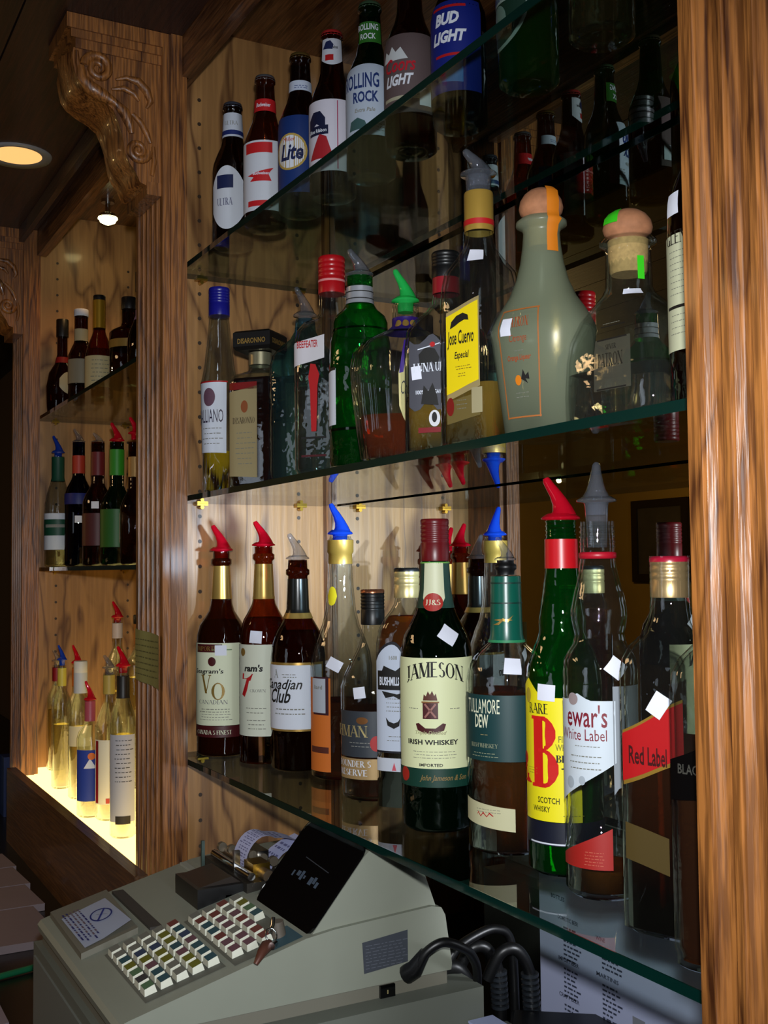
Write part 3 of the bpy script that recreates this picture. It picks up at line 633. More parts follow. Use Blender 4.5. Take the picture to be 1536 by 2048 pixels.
b.oval(4, 1478, 12, 15, RED, .0016).done('seal')
b.label(-75, 70, 1508, 1548, mat('b89868', .4, .3), 'lower_label'); b.text("FOUNDER'S", -40, 1524, 80, 12, LWHITE, 'serif').text('RESERVE', -42, 1541, 70, 12, LWHITE, 'serif').done()
b.ptag(-24, 1380, 24, 22, 8)
b = Bottle('flat amber whiskey bottle with cream cap and arched white label', 'bottle', g1, .680, 1.1885, Z1,
  [(60, 1620), (62, 1612), (62, 1290), (58, 1262), (46, 1238), (34, 1222), (26, 1208), (24, 1196), (24, 1135)], CLEAR, sq=3.2, ax=1, ay=.62, rot=75)
b.liquid(1232, WHISKY); b.cap(1137, 1196, 26, CREAMG, rings=2, top=BLACK); b.label(-84, -4, 1282, 1502, mat('1a1a22'), 'label_border', off=.0004, top=lambda t: 34*(2*abs(t-.5))**2)
b.label(-82, -7, 1288, 1498, mat('c9d2e4', .6), top=lambda t: 34*(2*abs(t-.5))**2)
b.rect(-40, 1340, 1378, 90, INK).text('BUSHMILLS', -47, 1369, 52, 17, LWHITE, 'sans', 0, .03, 0, .0018).poly(-40, 1338, [(-30, -4), (-24, 8), (-8, 2), (6, -2), (22, 6), (32, 10), (20, -2), (4, -6), (-14, -6)], INK).poly(-40, 1388, [(-30, 8), (-20, -6), (0, -2), (18, -8), (30, 6), (10, 2)], INK)
b.fine(-40, 1396, 40, PRN, 4, 8).poly(-40, 1440, [(-20, 8), (-12, 0), (0, -3), (12, 0), (20, 8), (16, -8), (0, -14), (-16, -8)], INK).fine(-40, 1470, 36, PRN, 2, 8).text('1608', -40, 1318, 22, 8, GREY).done()
b.label(-82, -7, 1512, 1538, mat('cfd4e0'), 'lower_label'); b.poly(-40, 1530, [(-6, -6), (0, 10), (6, -6)], mat('d65a6a')).done()
b = Bottle('big green whiskey bottle with dark red cap and large cream label', 'bottle', g1, .650, 1.071, Z1,
  [(68, 1655), (72, 1640), (73, 1330), (71, 1298), (64, 1270), (52, 1248), (42, 1228), (36, 1210), (31, 1180), (28, 1128), (27, 1037)], DGREEN)
b.liquid(1262, DARKW); b.cap(1037, 1122, 29, mat('6a1016', .35), rings=5)
b.sleeve(1124, 1216, DKGREEN, bands=[(1124, 1127, mat('6fae4a'))])
b.label(-44, 32, 1126, 1222, mat('dfe0bc'), 'neck_label', bot=lambda t: -26+26*sin(pi*t), off=.0012); b.oval(-8, 1204, 19, 18, mat('b02a20'), .0022).text('JJ&S', -8, 1210, 28, 11, LCREAM, 'serif', off=.0028).fine(-8, 1140, 12, GOLD, 5, 9).done()
b.label(-78, 78, 1312, 1562, mat('e6eab9', .55)); b.text('JAMESON', -3, 1362, 122, 31, INK, 'serif', 0, 1.15, 12)
b.rect(-10, 1398, 1430, 30, MAROON).poly(-10, 1386, [(-14, -8), (-12, 4), (-8, 0), (-4, 10), (0, 3), (4, 11), (8, 1), (11, 6), (14, -8)], mat('5a2a1a')).rect(-10, 1396, 1399, 34, mat('8a5a2a'), .0014)
b.poly(-10, 1442, [(-30, 2), (-26, -10), (-12, -16), (12, -16), (26, -10), (30, 2), (24, 4), (10, -6), (-10, -6), (-24, 4)], MAROON, .0012)
b.poly(-10, 1414, [(-12, 12), (-9, 14), (12, -12), (9, -14)], mat('a06a60'), .0016).poly(-10, 1414, [(12, 12), (9, 14), (-12, -12), (-9, -14)], mat('a06a60'), .0016)
b.fine(-38, 1411, 24, PRN, 1).fine(28, 1411, 24, PRN, 1).text('Triple Distilled', -10, 1462, 62, 9, mat('a8a47c'), 'sans', .3).text('IRISH WHISKEY', -8, 1480, 104, 10, INK, 'sans', 0, .03)
b.fine(-8, 1494, 96, PRN, 3, 6, 1).text('IMPORTED', -10, 1522, 46, 6, INK, 'sans', 0, .02).done()
b.label(-78, 78, 1526, 1562, DKGREEN, 'lower_band', off=.0012); b.text('John Jameson & Son', 10, 1552, 96, 14, mat('8f7440'), 'sans', .4, .01).oval(-58, 1540, 13, 14, mat('b02a20')).rect(0, 1559, 1562, 140, mat('6fae4a')).done()
b.ptag(22, 1268, 34, 30, -38)
b = Bottle('clear whiskey bottle with green capsule, clear pourer and dark green label', 'bottle', g1, .664, .9526, Z1,
  [(76, 1700), (82, 1685), (82, 1360), (78, 1335), (66, 1312), (50, 1298), (36, 1286), (32, 1270), (31, 1240), (29, 1152), (17, 1150), (17, 1142), (21, 1138), (21, 1130), (16, 1127), (16, 1120)], CLEAR)
b.liquid(1395, WHISKY); b.sleeve(1153, 1284, mat('0f5a4a', .3), 'green_capsule', bands=[(1165, 1168, mat('0a3028')), (1205, 1208, mat('0a3028')), (1280, 1285, mat('2a8a5a'))]); b.sleeve(1121, 1150, BLACK, 'lip')
b.pourer(1120, 1074, 22, PCLR); b.label(-88, 60, 1384, 1512, mat('0e3a3c', .5)); b.text('TULLAMORE', -38, 1420, 78, 28, CREAM, 'sans', 0, .0).text('DEW', -38, 1448, 32, 26, CREAM, 'sans', 0, .02).fine(-36, 1462, 12, CREAMG, 1).text('IRISH WHISKEY', -36, 1486, 64, 8, mat('8f9478'), 'serif').fine(-36, 1498, 60, mat('8f9478'), 2, 6).fine(28, 1432, 12, mat('7f9488'), 6, 7).done()
b.oval(-12, 1240, 18, 2, GOLD).poly(-12, 1244, [(-20, -6), (-8, 0), (0, 8), (8, 4), (20, 14), (10, 0), (0, 2), (-8, -6)], GOLD, .0018).done('signature')
b.label(-80, 8, 1590, 1632, mat('c9c49c', .6), 'small_label', bot=lambda t: 14*t, top=lambda t: 14*t-2); b.fine(-30, 1606, 60, PRN, 2, 5, 1).poly(-34, 1618, [(-20, 0), (-16, 8), (-10, 0), (-4, 8), (4, 0), (10, 8), (18, 2), (18, 0), (10, 5), (4, -2), (-4, 5), (-10, -2), (-16, 5)], RED).done()
b.ptag(8, 1328, 32, 30, -4)
b = Bottle('green scotch bottle with red collar, red pourer and bright yellow label', 'bottle', g1, .663, .8569, Z1,
  [(72, 1742), (76, 1728), (76, 1370), (73, 1335), (63, 1305), (52, 1280), (47, 1262), (48, 1245), (44, 1215), (38, 1180), (33, 1140), (32, 1078), (30, 1074), (30, 1040)], GREEN)
b.liquid(1360, GREENL); b.sleeve(1078, 1137, mat('c8141f', .35), 'red_collar'); 
m = MB()
for k in range(4): m.lathe([(28*b.mpp, b.zv(1072-9*k)), (32*b.mpp, b.zv(1069-9*k)), (28*b.mpp, b.zv(1066-9*k))], GREEN, (b.X, b.Y), 24, False)
m.build('screw_thread', b.root); b.pourer(1038, 953, 40, PRED)
b.label(-80, 24, 1368, 1630, YELLOW, top=lambda t: 22-36*max(0, 1-abs(t-.14)/.26)**.7); b.text('RARE', -42, 1422, 48, 20, INK, 'serif').text('B', -32, 1565, 60, 138, mat('d11a14'), 'serif', 0, 1.9).text('&', -72, 1560, 40, 60, mat('d11a14'), 'serif', 0, 1.3)
b.text('FINEST', 6, 1476, 40, 13, mat('8a8212'), 'sans').text('WHISKIES', 6, 1492, 52, 13, mat('8a8212'), 'sans').text('BROOKS', 12, 1514, 66, 14, INK, 'serif', 0, 1.4, 0, .002).fine(6, 1528, 40, INK, 1, 6, 3).fine(-55, 1530, 30, mat('a09a20'), 3).text('SCOTCH', -26, 1595, 46, 12, mat('4a460c'), 'sans').text('WHISKY', -38, 1612, 40, 11, mat('4a460c'), 'sans').fine(10, 1618, 40, mat('a09a20'), 1).done()
b.label(-80, 80, 1631, 1676, mat('0a1024', .5), 'lower_band'); b.rect(-5, 1671, 1674, 150, LWHITE).done()
b.oval(-62, 1388, 9, 15, mat('b8a030')).done('crest'); b.ptag(-26, 1380, 36, 32, -3)
b = Bottle('clear bulb-necked scotch bottle with tall clear pourer and white label', 'bottle', g1, .644, .7799, Z1,
  [(70, 1785), (75, 1770), (74, 1420), (75, 1345), (72, 1318), (62, 1300), (54, 1288), (50, 1270), (56, 1240), (57, 1222), (52, 1195), (44, 1165), (38, 1140), (35, 1118), (34, 1042)], CLEAR)
b.liquid(1728, GOLDL if False else WHISKY); m = MB(); m.lathe([(34*b.mpp, b.zv(1118)), (38*b.mpp, b.zv(1116)), (38*b.mpp, b.zv(1106)), (34*b.mpp, b.zv(1104))], mat('b01428', .4), (b.X, b.Y), 28, False); m.build('red_ring', b.root)
m = MB()
for k in range(5): m.lathe([(34*b.mpp, b.zv(1096-10*k)), (37*b.mpp, b.zv(1093-10*k)), (34*b.mpp, b.zv(1090-10*k))], CLEAR, (b.X, b.Y), 24, False)
m.lathe([(20*b.mpp, b.zv(1095)), (24*b.mpp, b.zv(1010)), (26*b.mpp, b.zv(1004))], PCLR, (b.X, b.Y), 20); m.build('screw_thread', b.root)
b.pourer(1002, 921, 41, PCLR, 1, 88)
b.label(-80, 22, 1396, 1600, mat('cdd6df', .55), bot=lambda t: -84*max(0, t-.0)+0, top=lambda t: -14*max(0, 1-abs(t-.42)/.2)); b.text("ewar's", -24, 1448, 86, 44, mat('7a1024'), 'serif' if False else 'sans', 0, .01).text('White Label', -32, 1474, 104, 22, mat('7a1024'), 'sans', 0, .0)
b.fine(-24, 1486, 60, PRN, 1).fine(-26, 1506, 70, PRN, 3, 12, 2).oval(-44, 1394, 12, 12, mat('9a8a8a')).oval(-52, 1558, 10, 12, mat('a9b2bb')).oval(-30, 1552, 7, 9, mat('a9b2bb')).done()
b.label(18, 75, 1368, 1578, mat('8f959c', .8), 'tax_strip', bot=lambda t: -26*t-10*sin(9*t)); b.label(-78, 14, 1662, 1722, mat('a4201a', .5), 'red_back_label', top=lambda t: 40-60*t); b.fine(-14, 1690, 40, mat('c0604a'), 5, 6).done()
b.ptag(24, 1332, 36, 34, -40)
b = Bottle('square scotch bottle with gold cap and slanted red label', 'bottle', g1, .628, .6714, Z1,
  [(78, 1862), (84, 1848), (84, 1345), (80, 1318), (68, 1292), (54, 1268), (46, 1245), (42, 1225), (40, 1196), (40, 1112)], CLEAR, sq=7, ax=1, ay=1, rot=-28)
b.liquid(1480, DARKW); b.cap(1114, 1196, 40, mat('c9a878', .35, .7), rings=3, top=mat('a01430', .3))
b.label(-68, 10, 1460, 1568, mat('b8903a', .4, .6), 'label_border', off=.0004, top=lambda t: -70*t, bot=lambda t: -56*t); b.label(-68, 10, 1466, 1560, mat('b00f14', .5), top=lambda t: -70*t, bot=lambda t: -56*t)
b.text('Red Label', -34, 1524, 80, 36, mat('3a0606'), 'sans', 0, .02).done(); b.ptag(-18, 1404, 34, 46, -32)
b.label(-66, -8, 1640, 1712, mat('4a3a12', .6), 'back_label', top=lambda t: 20*t, bot=lambda t: 20*t)
b = Bottle('square black-labelled bottle half hidden behind the near fluted post', 'bottle', g1, .605, .590, Z1,
  [(90, 1905), (94, 1890), (94, 1390), (90, 1350), (78, 1320), (60, 1290), (50, 1262), (44, 1240), (42, 1150)], CLEAR, sq=7, rot=-28)
b.liquid(1560, DARKW); b.cap(1130, 1240, 44, mat('b8a070', .35, .7), rings=3); b.label(-70, 12, 1520, 1600, BLACKG, top=lambda t: -70*t, bot=lambda t: -20*t); b.text('BLACK LABEL', -30, 1545, 110, 20, mat('3c3a34')).done()

# ================================================================== bottles on the middle shelf
g2 = 'liqueur, gin and tequila bottles on the middle shelf of the near bay'
b = Bottle('slim tapering bottle with blue cap and white label, golden liqueur at the bottom', 'bottle', g2, .600, 1.633, Z2,
  [(34, 990), (34, 900), (36, 780), (36, 765), (31, 740), (26, 700), (21, 650), (19, 632), (19, 578)], CLEAR)
b.liquid(905, GOLDL); b.cap(577, 633, 21, mat('1c1c8a', .3), rings=5); b.label(-80, 22, 770, 908, LWHITE, bot=lambda t: 2*t)
b.rect(-30, 768, 771, 70, RED).oval(-34, 800, 13, 18, mat('6a4a5a')).text('GALLIANO', -38, 850, 60, 26, mat('2a1a3a'), 'sans', 0, .0).fine(-30, 862, 44, PRN, 4, 10).done()
b = Bottle('square amber bottle with wide flat black stopper cap', 'bottle', g2, .620, 1.513, Z2,
  [(46, 980), (48, 970), (48, 770), (46, 757), (36, 752), (24, 745), (22, 735), (22, 708)], CLEAR, sq=9, rot=-26)
b.liquid(762, MURK); b.sleeve(708, 733, mat('a8a080', .35, .7), 'metal_collar')
m = MB(); c_, s_ = cos(b.rot+0), sin(b.rot+0); h = 40*b.mpp; za, zb_ = b.zv(706), b.zv(668)
pts = [(b.X+(x*c_-y*s_)*h, b.Y+(x*s_+y*c_)*h) for x, y in ((-1, -1), (1, -1), (1, 1), (-1, 1))]; ins = [(b.X+(p[0]-b.X)*.9, b.Y+(p[1]-b.Y)*.9) for p in pts]
v = [(x, y, za) for x, y in ins]+[(x, y, za+.005) for x, y in pts]+[(x, y, zb_-.003) for x, y in pts]+[(x, y, zb_) for x, y in ins]
m.add(v, [(i+4*k, (i+1) % 4+4*k, (i+1) % 4+4*k+4, i+4*k+4) for k in range(3) for i in range(4)]+[(3, 2, 1, 0), (12, 13, 14, 15)], mat('141210', .35))
capo = m.build('square_cap', b.root); m = MB()
for (p, q) in ((pts[0], pts[1]), (pts[0], pts[3]), (pts[1], pts[2]), (pts[2], pts[3])):
    d = Vector((q[0]-p[0], q[1]-p[1])); nrm = Vector((d.y, -d.x)).normalized(); mid = Vector(((p[0]+q[0])/2-b.X, (p[1]+q[1])/2-b.Y))
    if nrm.dot(mid) < 0: nrm = -nrm; p, q = q, p; d = -d
    V, F = sans('DISARONNO', 0, .02); xs = [a[0] for a in V]; w_ = max(xs); 
    if Vector((-nrm.y, nrm.x)).dot(d) < 0: p, q = q, p; d = -d
    m.add([(p[0]+d.x*(.12+.76*x/w_)+nrm.x*.0006, p[1]+d.y*(.12+.76*x/w_)+nrm.y*.0006, za+.009+y*.0105) for x, y in V], F, GOLD)
m.build('lettering', capo)
b.label(-72, -8, 790, 955, mat('9a8a62', .6), top=lambda t: -10*t, bot=lambda t: 4*t); b.oval(-38, 820, 7, 12, mat('8a4a24')).text('DISARONNO', -38, 853, 44, 12, mat('4a3a2a'), 'serif').fine(-38, 872, 34, PRN, 7, 10).done()
b.label(-72, -8, 772, 786, mat('7a0a08', .5), 'upper_band')
b = Bottle('pale blue gin bottle with clear pourer', 'bottle', g2, .660, 1.4405, Z2,
  [(56, 966), (59, 955), (59, 735), (55, 718), (44, 700), (30, 682), (22, 666), (20, 645), (18, 640)], BLUEG, sq=5, rot=-30)
b.liquid(760, WATER); b.pourer(634, 575, 24, PCLR)
b = Bottle('clear gin bottle with red screw cap and red lettering', 'bottle', g2, .620, 1.270, Z2,
  [(58, 956), (62, 940), (62, 690), (58, 668), (46, 650), (32, 640), (26, 628), (25, 590), (25, 520)], CLEAR, sq=6, rot=-24)
b.liquid(780, WATER); b.cap(516, 590, 27, mat('b3121a', .3), rings=4, ringm=mat('e08a8a')); b.label(-75, -14, 682, 728, mat('d4cfd6', .6), top=lambda t: 14-14*t, bot=lambda t: 14-14*t); b.text('BEEFEATER', -44, 706, 40, 14, RED, 'sans', 0, .02).done()
b.poly(-34, 800, [(-5, -70), (5, -70), (8, 20), (12, 40), (4, 60), (-6, 62), (-10, 36), (-7, 10)], RED).rect(-34, 880, 884, 50, INK).rect(-34, 915, 919, 50, MAROON).done('guard_emblem')
b = Bottle('green shaker-shaped gin bottle with clear pourer and silver neck bands', 'bottle', g2, .602, 1.157, Z2,
  [(58, 950), (62, 935), (62, 735), (60, 690), (55, 668), (55, 650), (50, 636), (36, 624), (28, 612), (26, 600), (26, 556)], GREEN)
b.liquid(785, GREENL); b.sleeve(578, 612, mat('b9bcc4', .3, .5), 'silver_band', bands=[(588, 590, INK), (602, 604, INK)]); b.pourer(552, 500, 28, PCLR)
b.label(-82, -50, 745, 855, LWHITE, top=lambda t: 6-6*t); b.rect(-60, 742, 748, 20, INK).done()
b.sleeve(664, 668, DGREEN, 'moulded_ridge'); b.sleeve(862, 867, DGREEN, 'moulded_ridge')
b = Bottle('wide ribbed glass flask with green pourer, purple neck band and red-brown spirit', 'bottle', g2, .613, 1.067, Z2,
  [(84, 935), (92, 920), (98, 860), (106, 790), (109, 745), (104, 712), (88, 690), (64, 676), (36, 664), (26, 655), (26, 612)], CLEAR, sq=2.4, ax=.62, ay=1, rot=8, seg=160)
for v_ in b.body.data.vertices:                       # moulded ribs round the flask
    th = atan2(v_.co.y-b.Y, v_.co.x-b.X); z = v_.co.z-EYE
    if b.zv(900) < z < b.zv(690):
        k = 1+.03*cos(20*th); v_.co.x = b.X+(v_.co.x-b.X)*k; v_.co.y = b.Y+(v_.co.y-b.Y)*k
b.liquid(835, REDL, .006); b.sleeve(640, 668, mat('2a1266', .4), 'purple_band'); b.pourer(606, 541, 28, PGRN)
for i in range(3): b.dec = MB(); b.last = b.body; b.oval(-30+30*i, 654, 6, 7, GOLD).oval(-30+30*i, 654, 3, 4, mat('2a1266'), .0018).done('gold_emblem')
b.label(-12, 26, 700, 862, mat('d6c888', .6), top=lambda t: 60*(2*t-1)**2, bot=lambda t: -40*(2*t-1)**2); b.text('Crown', 4, 800, 46, 26, INK, 'sans', .3, .0).text('Royal', 10, 826, 40, 20, INK, 'sans', .3).poly(0, 720, [(-20, -40), (-6, 26), (10, 30), (-8, -38)], mat('3a1a80')).done()
b = Bottle('squat tequila bottle with black cap and grey and black label, gold tequila', 'bottle', g2, .600, .960, Z2,
  [(72, 920), (76, 905), (76, 700), (72, 668), (58, 645), (40, 628), (28, 612), (26, 596), (25, 520)], CLEAR, sq=5, ax=.8, rot=-16)
b.liquid(790, TEQ); b.cap(508, 560, 28, BLACK, rings=4); b.sleeve(560, 592, mat('8a1420', .4), 'red_band')
b.label(-62, 4, 690, 880, mat('4a4a52', .5), top=lambda t: 10*sin(9*t), bot=lambda t: -60+10*sin(11*t)); b.poly(-30, 740, [(-24, 20), (-10, 34), (12, 30), (24, 12), (16, -6), (4, 6), (-8, -4), (-20, -12)], INK).poly(-30, 790, [(-20, -26), (-14, 10), (-4, -2), (6, 14), (16, -10), (20, -30)], INK)
b.text('LUNAZUL', -31, 754, 66, 17, LWHITE, 'serif', 0, 1.1, 0, .0022).text('100% DE AGAVE', -30, 797, 62, 8, LWHITE, 'sans', 0, .02).rect(-30, 704, 706, 50, LWHITE, .002, -10).oval(-24, 702, 6, 5, RED, .003).done()
b.oval(-22, 845, 13, 16, mat('d8d8dc'), .0025).oval(-22, 843, 6, 10, INK, .003).rect(-30, 862, 872, 50, mat('7a1018'), .0022).done('wolf_medallion'); b.ptag(-50, 755, 18, 26, 5)
b = Bottle('square tequila bottle with gold neck, clear pourer and big yellow label', 'bottle', g2, .594, .888, Z2,
  [(64, 905), (68, 890), (68, 610), (65, 575), (60, 548), (44, 522), (32, 500), (28, 478), (28, 392), (26, 386)], CLEAR, sq=6, ax=.85, rot=-38)
b.liquid(775, TEQ); b.sleeve(388, 468, mat('c09a44', .35, .45), 'gold_neck_foil', bands=[(446, 457, RED)]); b.pourer(352, 300, 36, PCLR); m = MB(); m.lathe([(24*b.mpp, b.zv(388)), (26*b.mpp, b.zv(356))], PCLR, (b.X, b.Y), 20); m.build('stopper', b.root)
b.oval(-14, 428, 9, 12, RED, .0016).done('crest') if b.dec else None
b.label(-72, -2, 606, 788, CREAMG, 'label_border', off=.0003, top=lambda t: 26-22*t, bot=lambda t: 18-22*t); b.label(-72, -4, 614, 776, mat('efd40c', .5), top=lambda t: 26-22*t, bot=lambda t: 18-22*t)
b.poly(-42, 652, [(-26, -14), (-22, 0), (-8, 10), (10, 14), (24, 8), (26, -2), (14, 0), (0, -4), (-14, -10)], INK).text('Jose Cuervo', -40, 706, 74, 36, INK, 'sans', .12, .02).text('Especial', -38, 730, 40, 18, INK, 'sans', .2, .02).fine(-38, 742, 44, DGOLD, 2).fine(-38, 756, 24, DGOLD, 2).done()
b.label(-72, -2, 794, 838, mat('7a6a3a', .5, .3), 'lower_label', top=lambda t: 14-12*t, bot=lambda t: 14-12*t); b.oval(-64, 818, 9, 18, mat('7a1410')).rect(-8, 786, 835, 22, mat('d8cca0', .3, .5)).fine(-40, 808, 30, PRN, 3, 8).done(); b.ptag(-10, 525, 30, 24, -8)
CORK = mat('ad7450', .8, noise=.4, scale=120); CORKL = mat('c8a468', .85, noise=.4, scale=260)
b = Bottle('frosted pale green bottle with round cork stopper and orange paper seal', 'bottle', g2, .625, .829, Z2,
  [(70, 885), (76, 878), (100, 690), (104, 672), (100, 655), (84, 625), (66, 598), (52, 565), (43, 530), (38, 495), (36, 470), (38, 462), (50, 455), (50, 448), (40, 440)], FROST, sq=2.6, ax=.8, rot=-30)
def ball(b, v0, v1, hw, m, name='cork_ball'):
    mb = MB(); zt, zb2 = b.zv(v0), b.zv(v1); r = hw*b.mpp
    mb.lathe([(r*.70, zb2)]+[(r*cos(t), zb2+(zt-zb2)*(.38+.62*sin(t)) if t >= 0 else zb2+(zt-zb2)*.38*(1+sin(t)/.9)) for t in [rad(a) for a in (-45, -20, 0, 20, 40, 58, 74, 86)]], m, (b.X, b.Y), 28); return mb.build(name, b.root)
ball(b, 378, 446, 44, CORK); m = MB(); m.lathe([(26*b.mpp, b.zv(498)), (28*b.mpp, b.zv(444))], CORKL, (b.X, b.Y), 20); m.build('cork_plug', b.root)
OR = mat('d87a10', .6)
m = MB(); vv = []
for (v, r) in [(384, 30), (395, 43), (415, 46), (435, 45), (446, 46), (453, 53), (462, 44), (480, 40), (515, 42)]:
    for k in range(5): a = b.cam+rad(14+k*8); vv.append((b.X+(r*b.mpp+.0012)*cos(a), b.Y+(r*b.mpp+.0012)*sin(a), b.zv(v)))
m.add(vv, [(j*5+i, j*5+i+1, j*5+i+6, j*5+i+5) for j in range(8) for i in range(4)], OR, True); m.build('paper_seal', b.root, label='orange paper seal over the cork')
b.last = b.body; b.dec = MB(); ORL = mat('a8622a', .6)
for k in range(14):
    for aa in (-64, -6): b.rect(aa, 632+k*15, 648+k*15, 3, ORL, .0018)
    b.rect(-62+k*4.2, 631, 634, 11, ORL, .0018).rect(-62+k*4.2, 839, 842, 9, ORL, .0018)
b.text('PATRON', -36, 668, 60, 20, mat('a0441e'), 'serif').text('Citronge', -36, 700, 46, 18, mat('a0441e'), 'sans', .15, .0).fine(-36, 714, 30, PRN, 1).text('Orange Liqueur', -36, 735, 62, 14, mat('a0441e'), 'sans', .15).oval(-40, 770, 8, 10, mat('d87a10')).poly(-30, 764, [(-8, -4), (-2, 14), (4, 2), (12, 8), (14, -6), (4, -4), (10, -14), (0, -8)], INK).fine(-36, 795, 40, PRN, 2, 8).done('printed_panel'); b.ptag(-52, 666, 28, 34, -3)
b = Bottle('squat clear tequila bottle with large round cork stopper', 'bottle', g2, .655, .743, Z2,
  [(118, 860), (126, 848), (130, 790), (128, 720), (120, 680), (98, 640), (72, 612), (54, 596), (46, 580), (44, 512), (44, 500), (56, 494), (56, 486), (46, 480)], CLEAR, sq=5, ax=.62, rot=-42)
b.liquid(745, WATER); ball(b, 421, 486, 49, CORK); m = MB(); m.lathe([(34*b.mpp, b.zv(552)), (38*b.mpp, b.zv(546)), (40*b.mpp, b.zv(486))], CORKL, (b.X, b.Y), 20); m.build('cork_plug', b.root)
LG = mat('3bd01e', .5); b.last = b.body; b.dec = MB(); b.rect(30, 526, 572, 14, LG, .001).done('green_seal')
m = MB(); vv = []
for (v, r) in [(427, 27), (434, 38), (445, 47), (458, 50)]:
    for k in range(4): a = b.cam+rad(-64+k*14); vv.append((b.X+(r*b.mpp+.001)*cos(a), b.Y+(r*b.mpp+.001)*sin(a), b.zv(v)))
m.add(vv, [(j*4+i, j*4+i+1, j*4+i+5, j*4+i+4) for j in range(3) for i in range(3)], LG, True); m.build('green_sticker', b.root)
m = MB(); m.add([(b.X+(x)*b.mpp*cos(b.cam)+0, b.Y+x*b.mpp*sin(b.cam), z) for x, z in ()], [], LG)
b.label(-56, 0, 690, 790, thin_glass('label_tint', (.6, .6, .5), .6, .1, .5, .3, (.30, .29, .22)), 'panel', nz=4); b.text('SILVER', -26, 712, 40, 10, INK, 'serif').text('PATRON', -28, 745, 92, 26, mat('1a1a16'), 'serif').fine(-30, 660, 70, PRN, 1).rect(-28, 786, 789, 110, INK).rect(-28, 690, 693, 110, INK).rect(-28, 664, 666, 90, INK).done()
b.ptag(6, 600, 34, 12)
b = Bottle('dark bottle with long cream label half hidden behind the near fluted post', 'bottle', g2, .620, .6117, Z2,
  [(76, 830), (80, 815), (80, 470), (78, 420), (70, 380), (50, 330), (34, 300), (30, 260), (30, 120)], BROWN)
b.liquid(400, DARKW); b.cap(100, 200, 32, BLACK); b.label(-85, 40, 480, 708, mat('c8c9a8', .6)); b.text('GLEN', -50, 500, 60, 26, INK, 'serif').fine(-50, 515, 44, PRN, 8, 12).rect(-40, 620, 626, 90, INK).fine(-50, 640, 44, PRN, 4, 12).done(); b.ptag(-55, 420, 34, 46, 4)

# ================================================================== beer bottles on the top shelf
g3 = 'long-neck beer bottles on the top shelf'
def beer(label, X, Y, glass, vc=None, capm=None):
    b = Bottle(label, 'bottle', g3, X, Y, Z3, [(1, 0)], glass) if False else None
    uc, vb = proj(X, Y, Z3); t = proj(X, Y, Z3+.3); q = (vb-t[1])/300
    R = [(29.5, 0), (30.5, 4), (30.5, 118), (29.5, 127), (25, 140), (19, 154), (15.5, 168), (13.5, 206), (13, 213), (15, 214), (15, 218), (13, 220)]
    b = Bottle(label, 'bottle', g3, X, Y, Z3, [(r*q, vb-h*q) for r, h in R], glass, name='beer_bottle')
    m = MB(); z = Z3+.2165; m.lathe([(.0152, z-.001), (.0148, z+.002), (.0135, z+.006), (.0118, z+.0068)], capm or CHROME, (X, Y), 21); m.build('crown_cap', b.root)
    b.q = q; return b
def V(b, h): return b.vb-h*b.q
b = beer('brown beer bottle with white neck label and blue oval body label, nearest the end panel', .592, 1.550, BROWN, capm=mat('5a6070', .3, .6))
b.label(-90, 90, V(b, 205), V(b, 168), mat('c9cfdc'), 'neck_label'); b.rect(0, V(b, 178), V(b, 171), 60, mat('1a2a6a')).text('ULTRA', -10, V(b, 186), 26, 8, GREY, 'serif').done()
b.label(-70, 35, V(b, 118), V(b, 22), mat('d0d4de'), top=lambda t: 36*(2*t-1)**2, bot=lambda t: -36*(2*t-1)**2); b.rect(-24, V(b, 104), V(b, 84), 34, mat('16224e')).text('ULTRA', -24, V(b, 58), 32, 14, mat('5a5a7a'), 'serif').done()
b = beer('brown beer bottle with red neck band and red and white label', .600, 1.442, AMBER, capm=mat('a0a0a8', .3, .8))
b.label(-90, 90, V(b, 186), V(b, 168), mat('c01a20'), 'neck_label'); b.text('Budweiser', -10, V(b, 174), 28, 8, LWHITE, 'sans', .2).done()
b.label(-85, 80, V(b, 120), V(b, 20), mat('cfd2dc')); b.rect(-20, V(b, 117), V(b, 102), 56, mat('c01a20')).poly(-12, V(b, 70), [(-28, 0), (24, 14), (14, 2), (20, -12), (-22, -12), (-14, -4)], mat('c01a20')).text('Budweiser', -12, V(b, 70), 30, 6, LWHITE, 'sans', .2, off=.002).rect(-16, V(b, 34), V(b, 26), 50, mat('c01a20')).done()
b = beer('brown beer bottle with white neck ring and blue label with white script', .617, 1.357, BROWN, capm=mat('a88a4a', .3, .8))
b.label(-90, 90, V(b, 182), V(b, 168), mat('c6d0e4'), 'neck_label'); b.fine(0, V(b, 174), 30, mat('3a4a8a'), 2, 4).done()
b.label(-85, 85, V(b, 128), V(b, 22), mat('13306e')); b.oval(-28, V(b, 78), 34, 36, mat('b89a4a')).oval(-28, V(b, 78), 30, 32, LWHITE, .0014).text('Lite', -24, V(b, 66), 46, 32, mat('101c4a'), 'sans', .25, .03, 0, .0019).text('Miller', -30, V(b, 92), 26, 8, RED, 'sans', .2, .0, 0, .0019).done()
b = beer('brown beer bottle with white label crossed by a red stripe', .628, 1.280, BROWN, capm=mat('b02a2a', .4))
b.label(-60, 60, V(b, 210), V(b, 182), mat('cdd0dc'), 'neck_label', bot=lambda t: 12*sin(pi*t)); b.poly(-20, V(b, 200), [(-10, -6), (-4, 8), (4, 10), (10, 2), (8, -8)], mat('1a2450')).rect(-14, V(b, 188), V(b, 180), 16, RED).text('Pabst', 14, V(b, 196), 12, 6, INK).done()
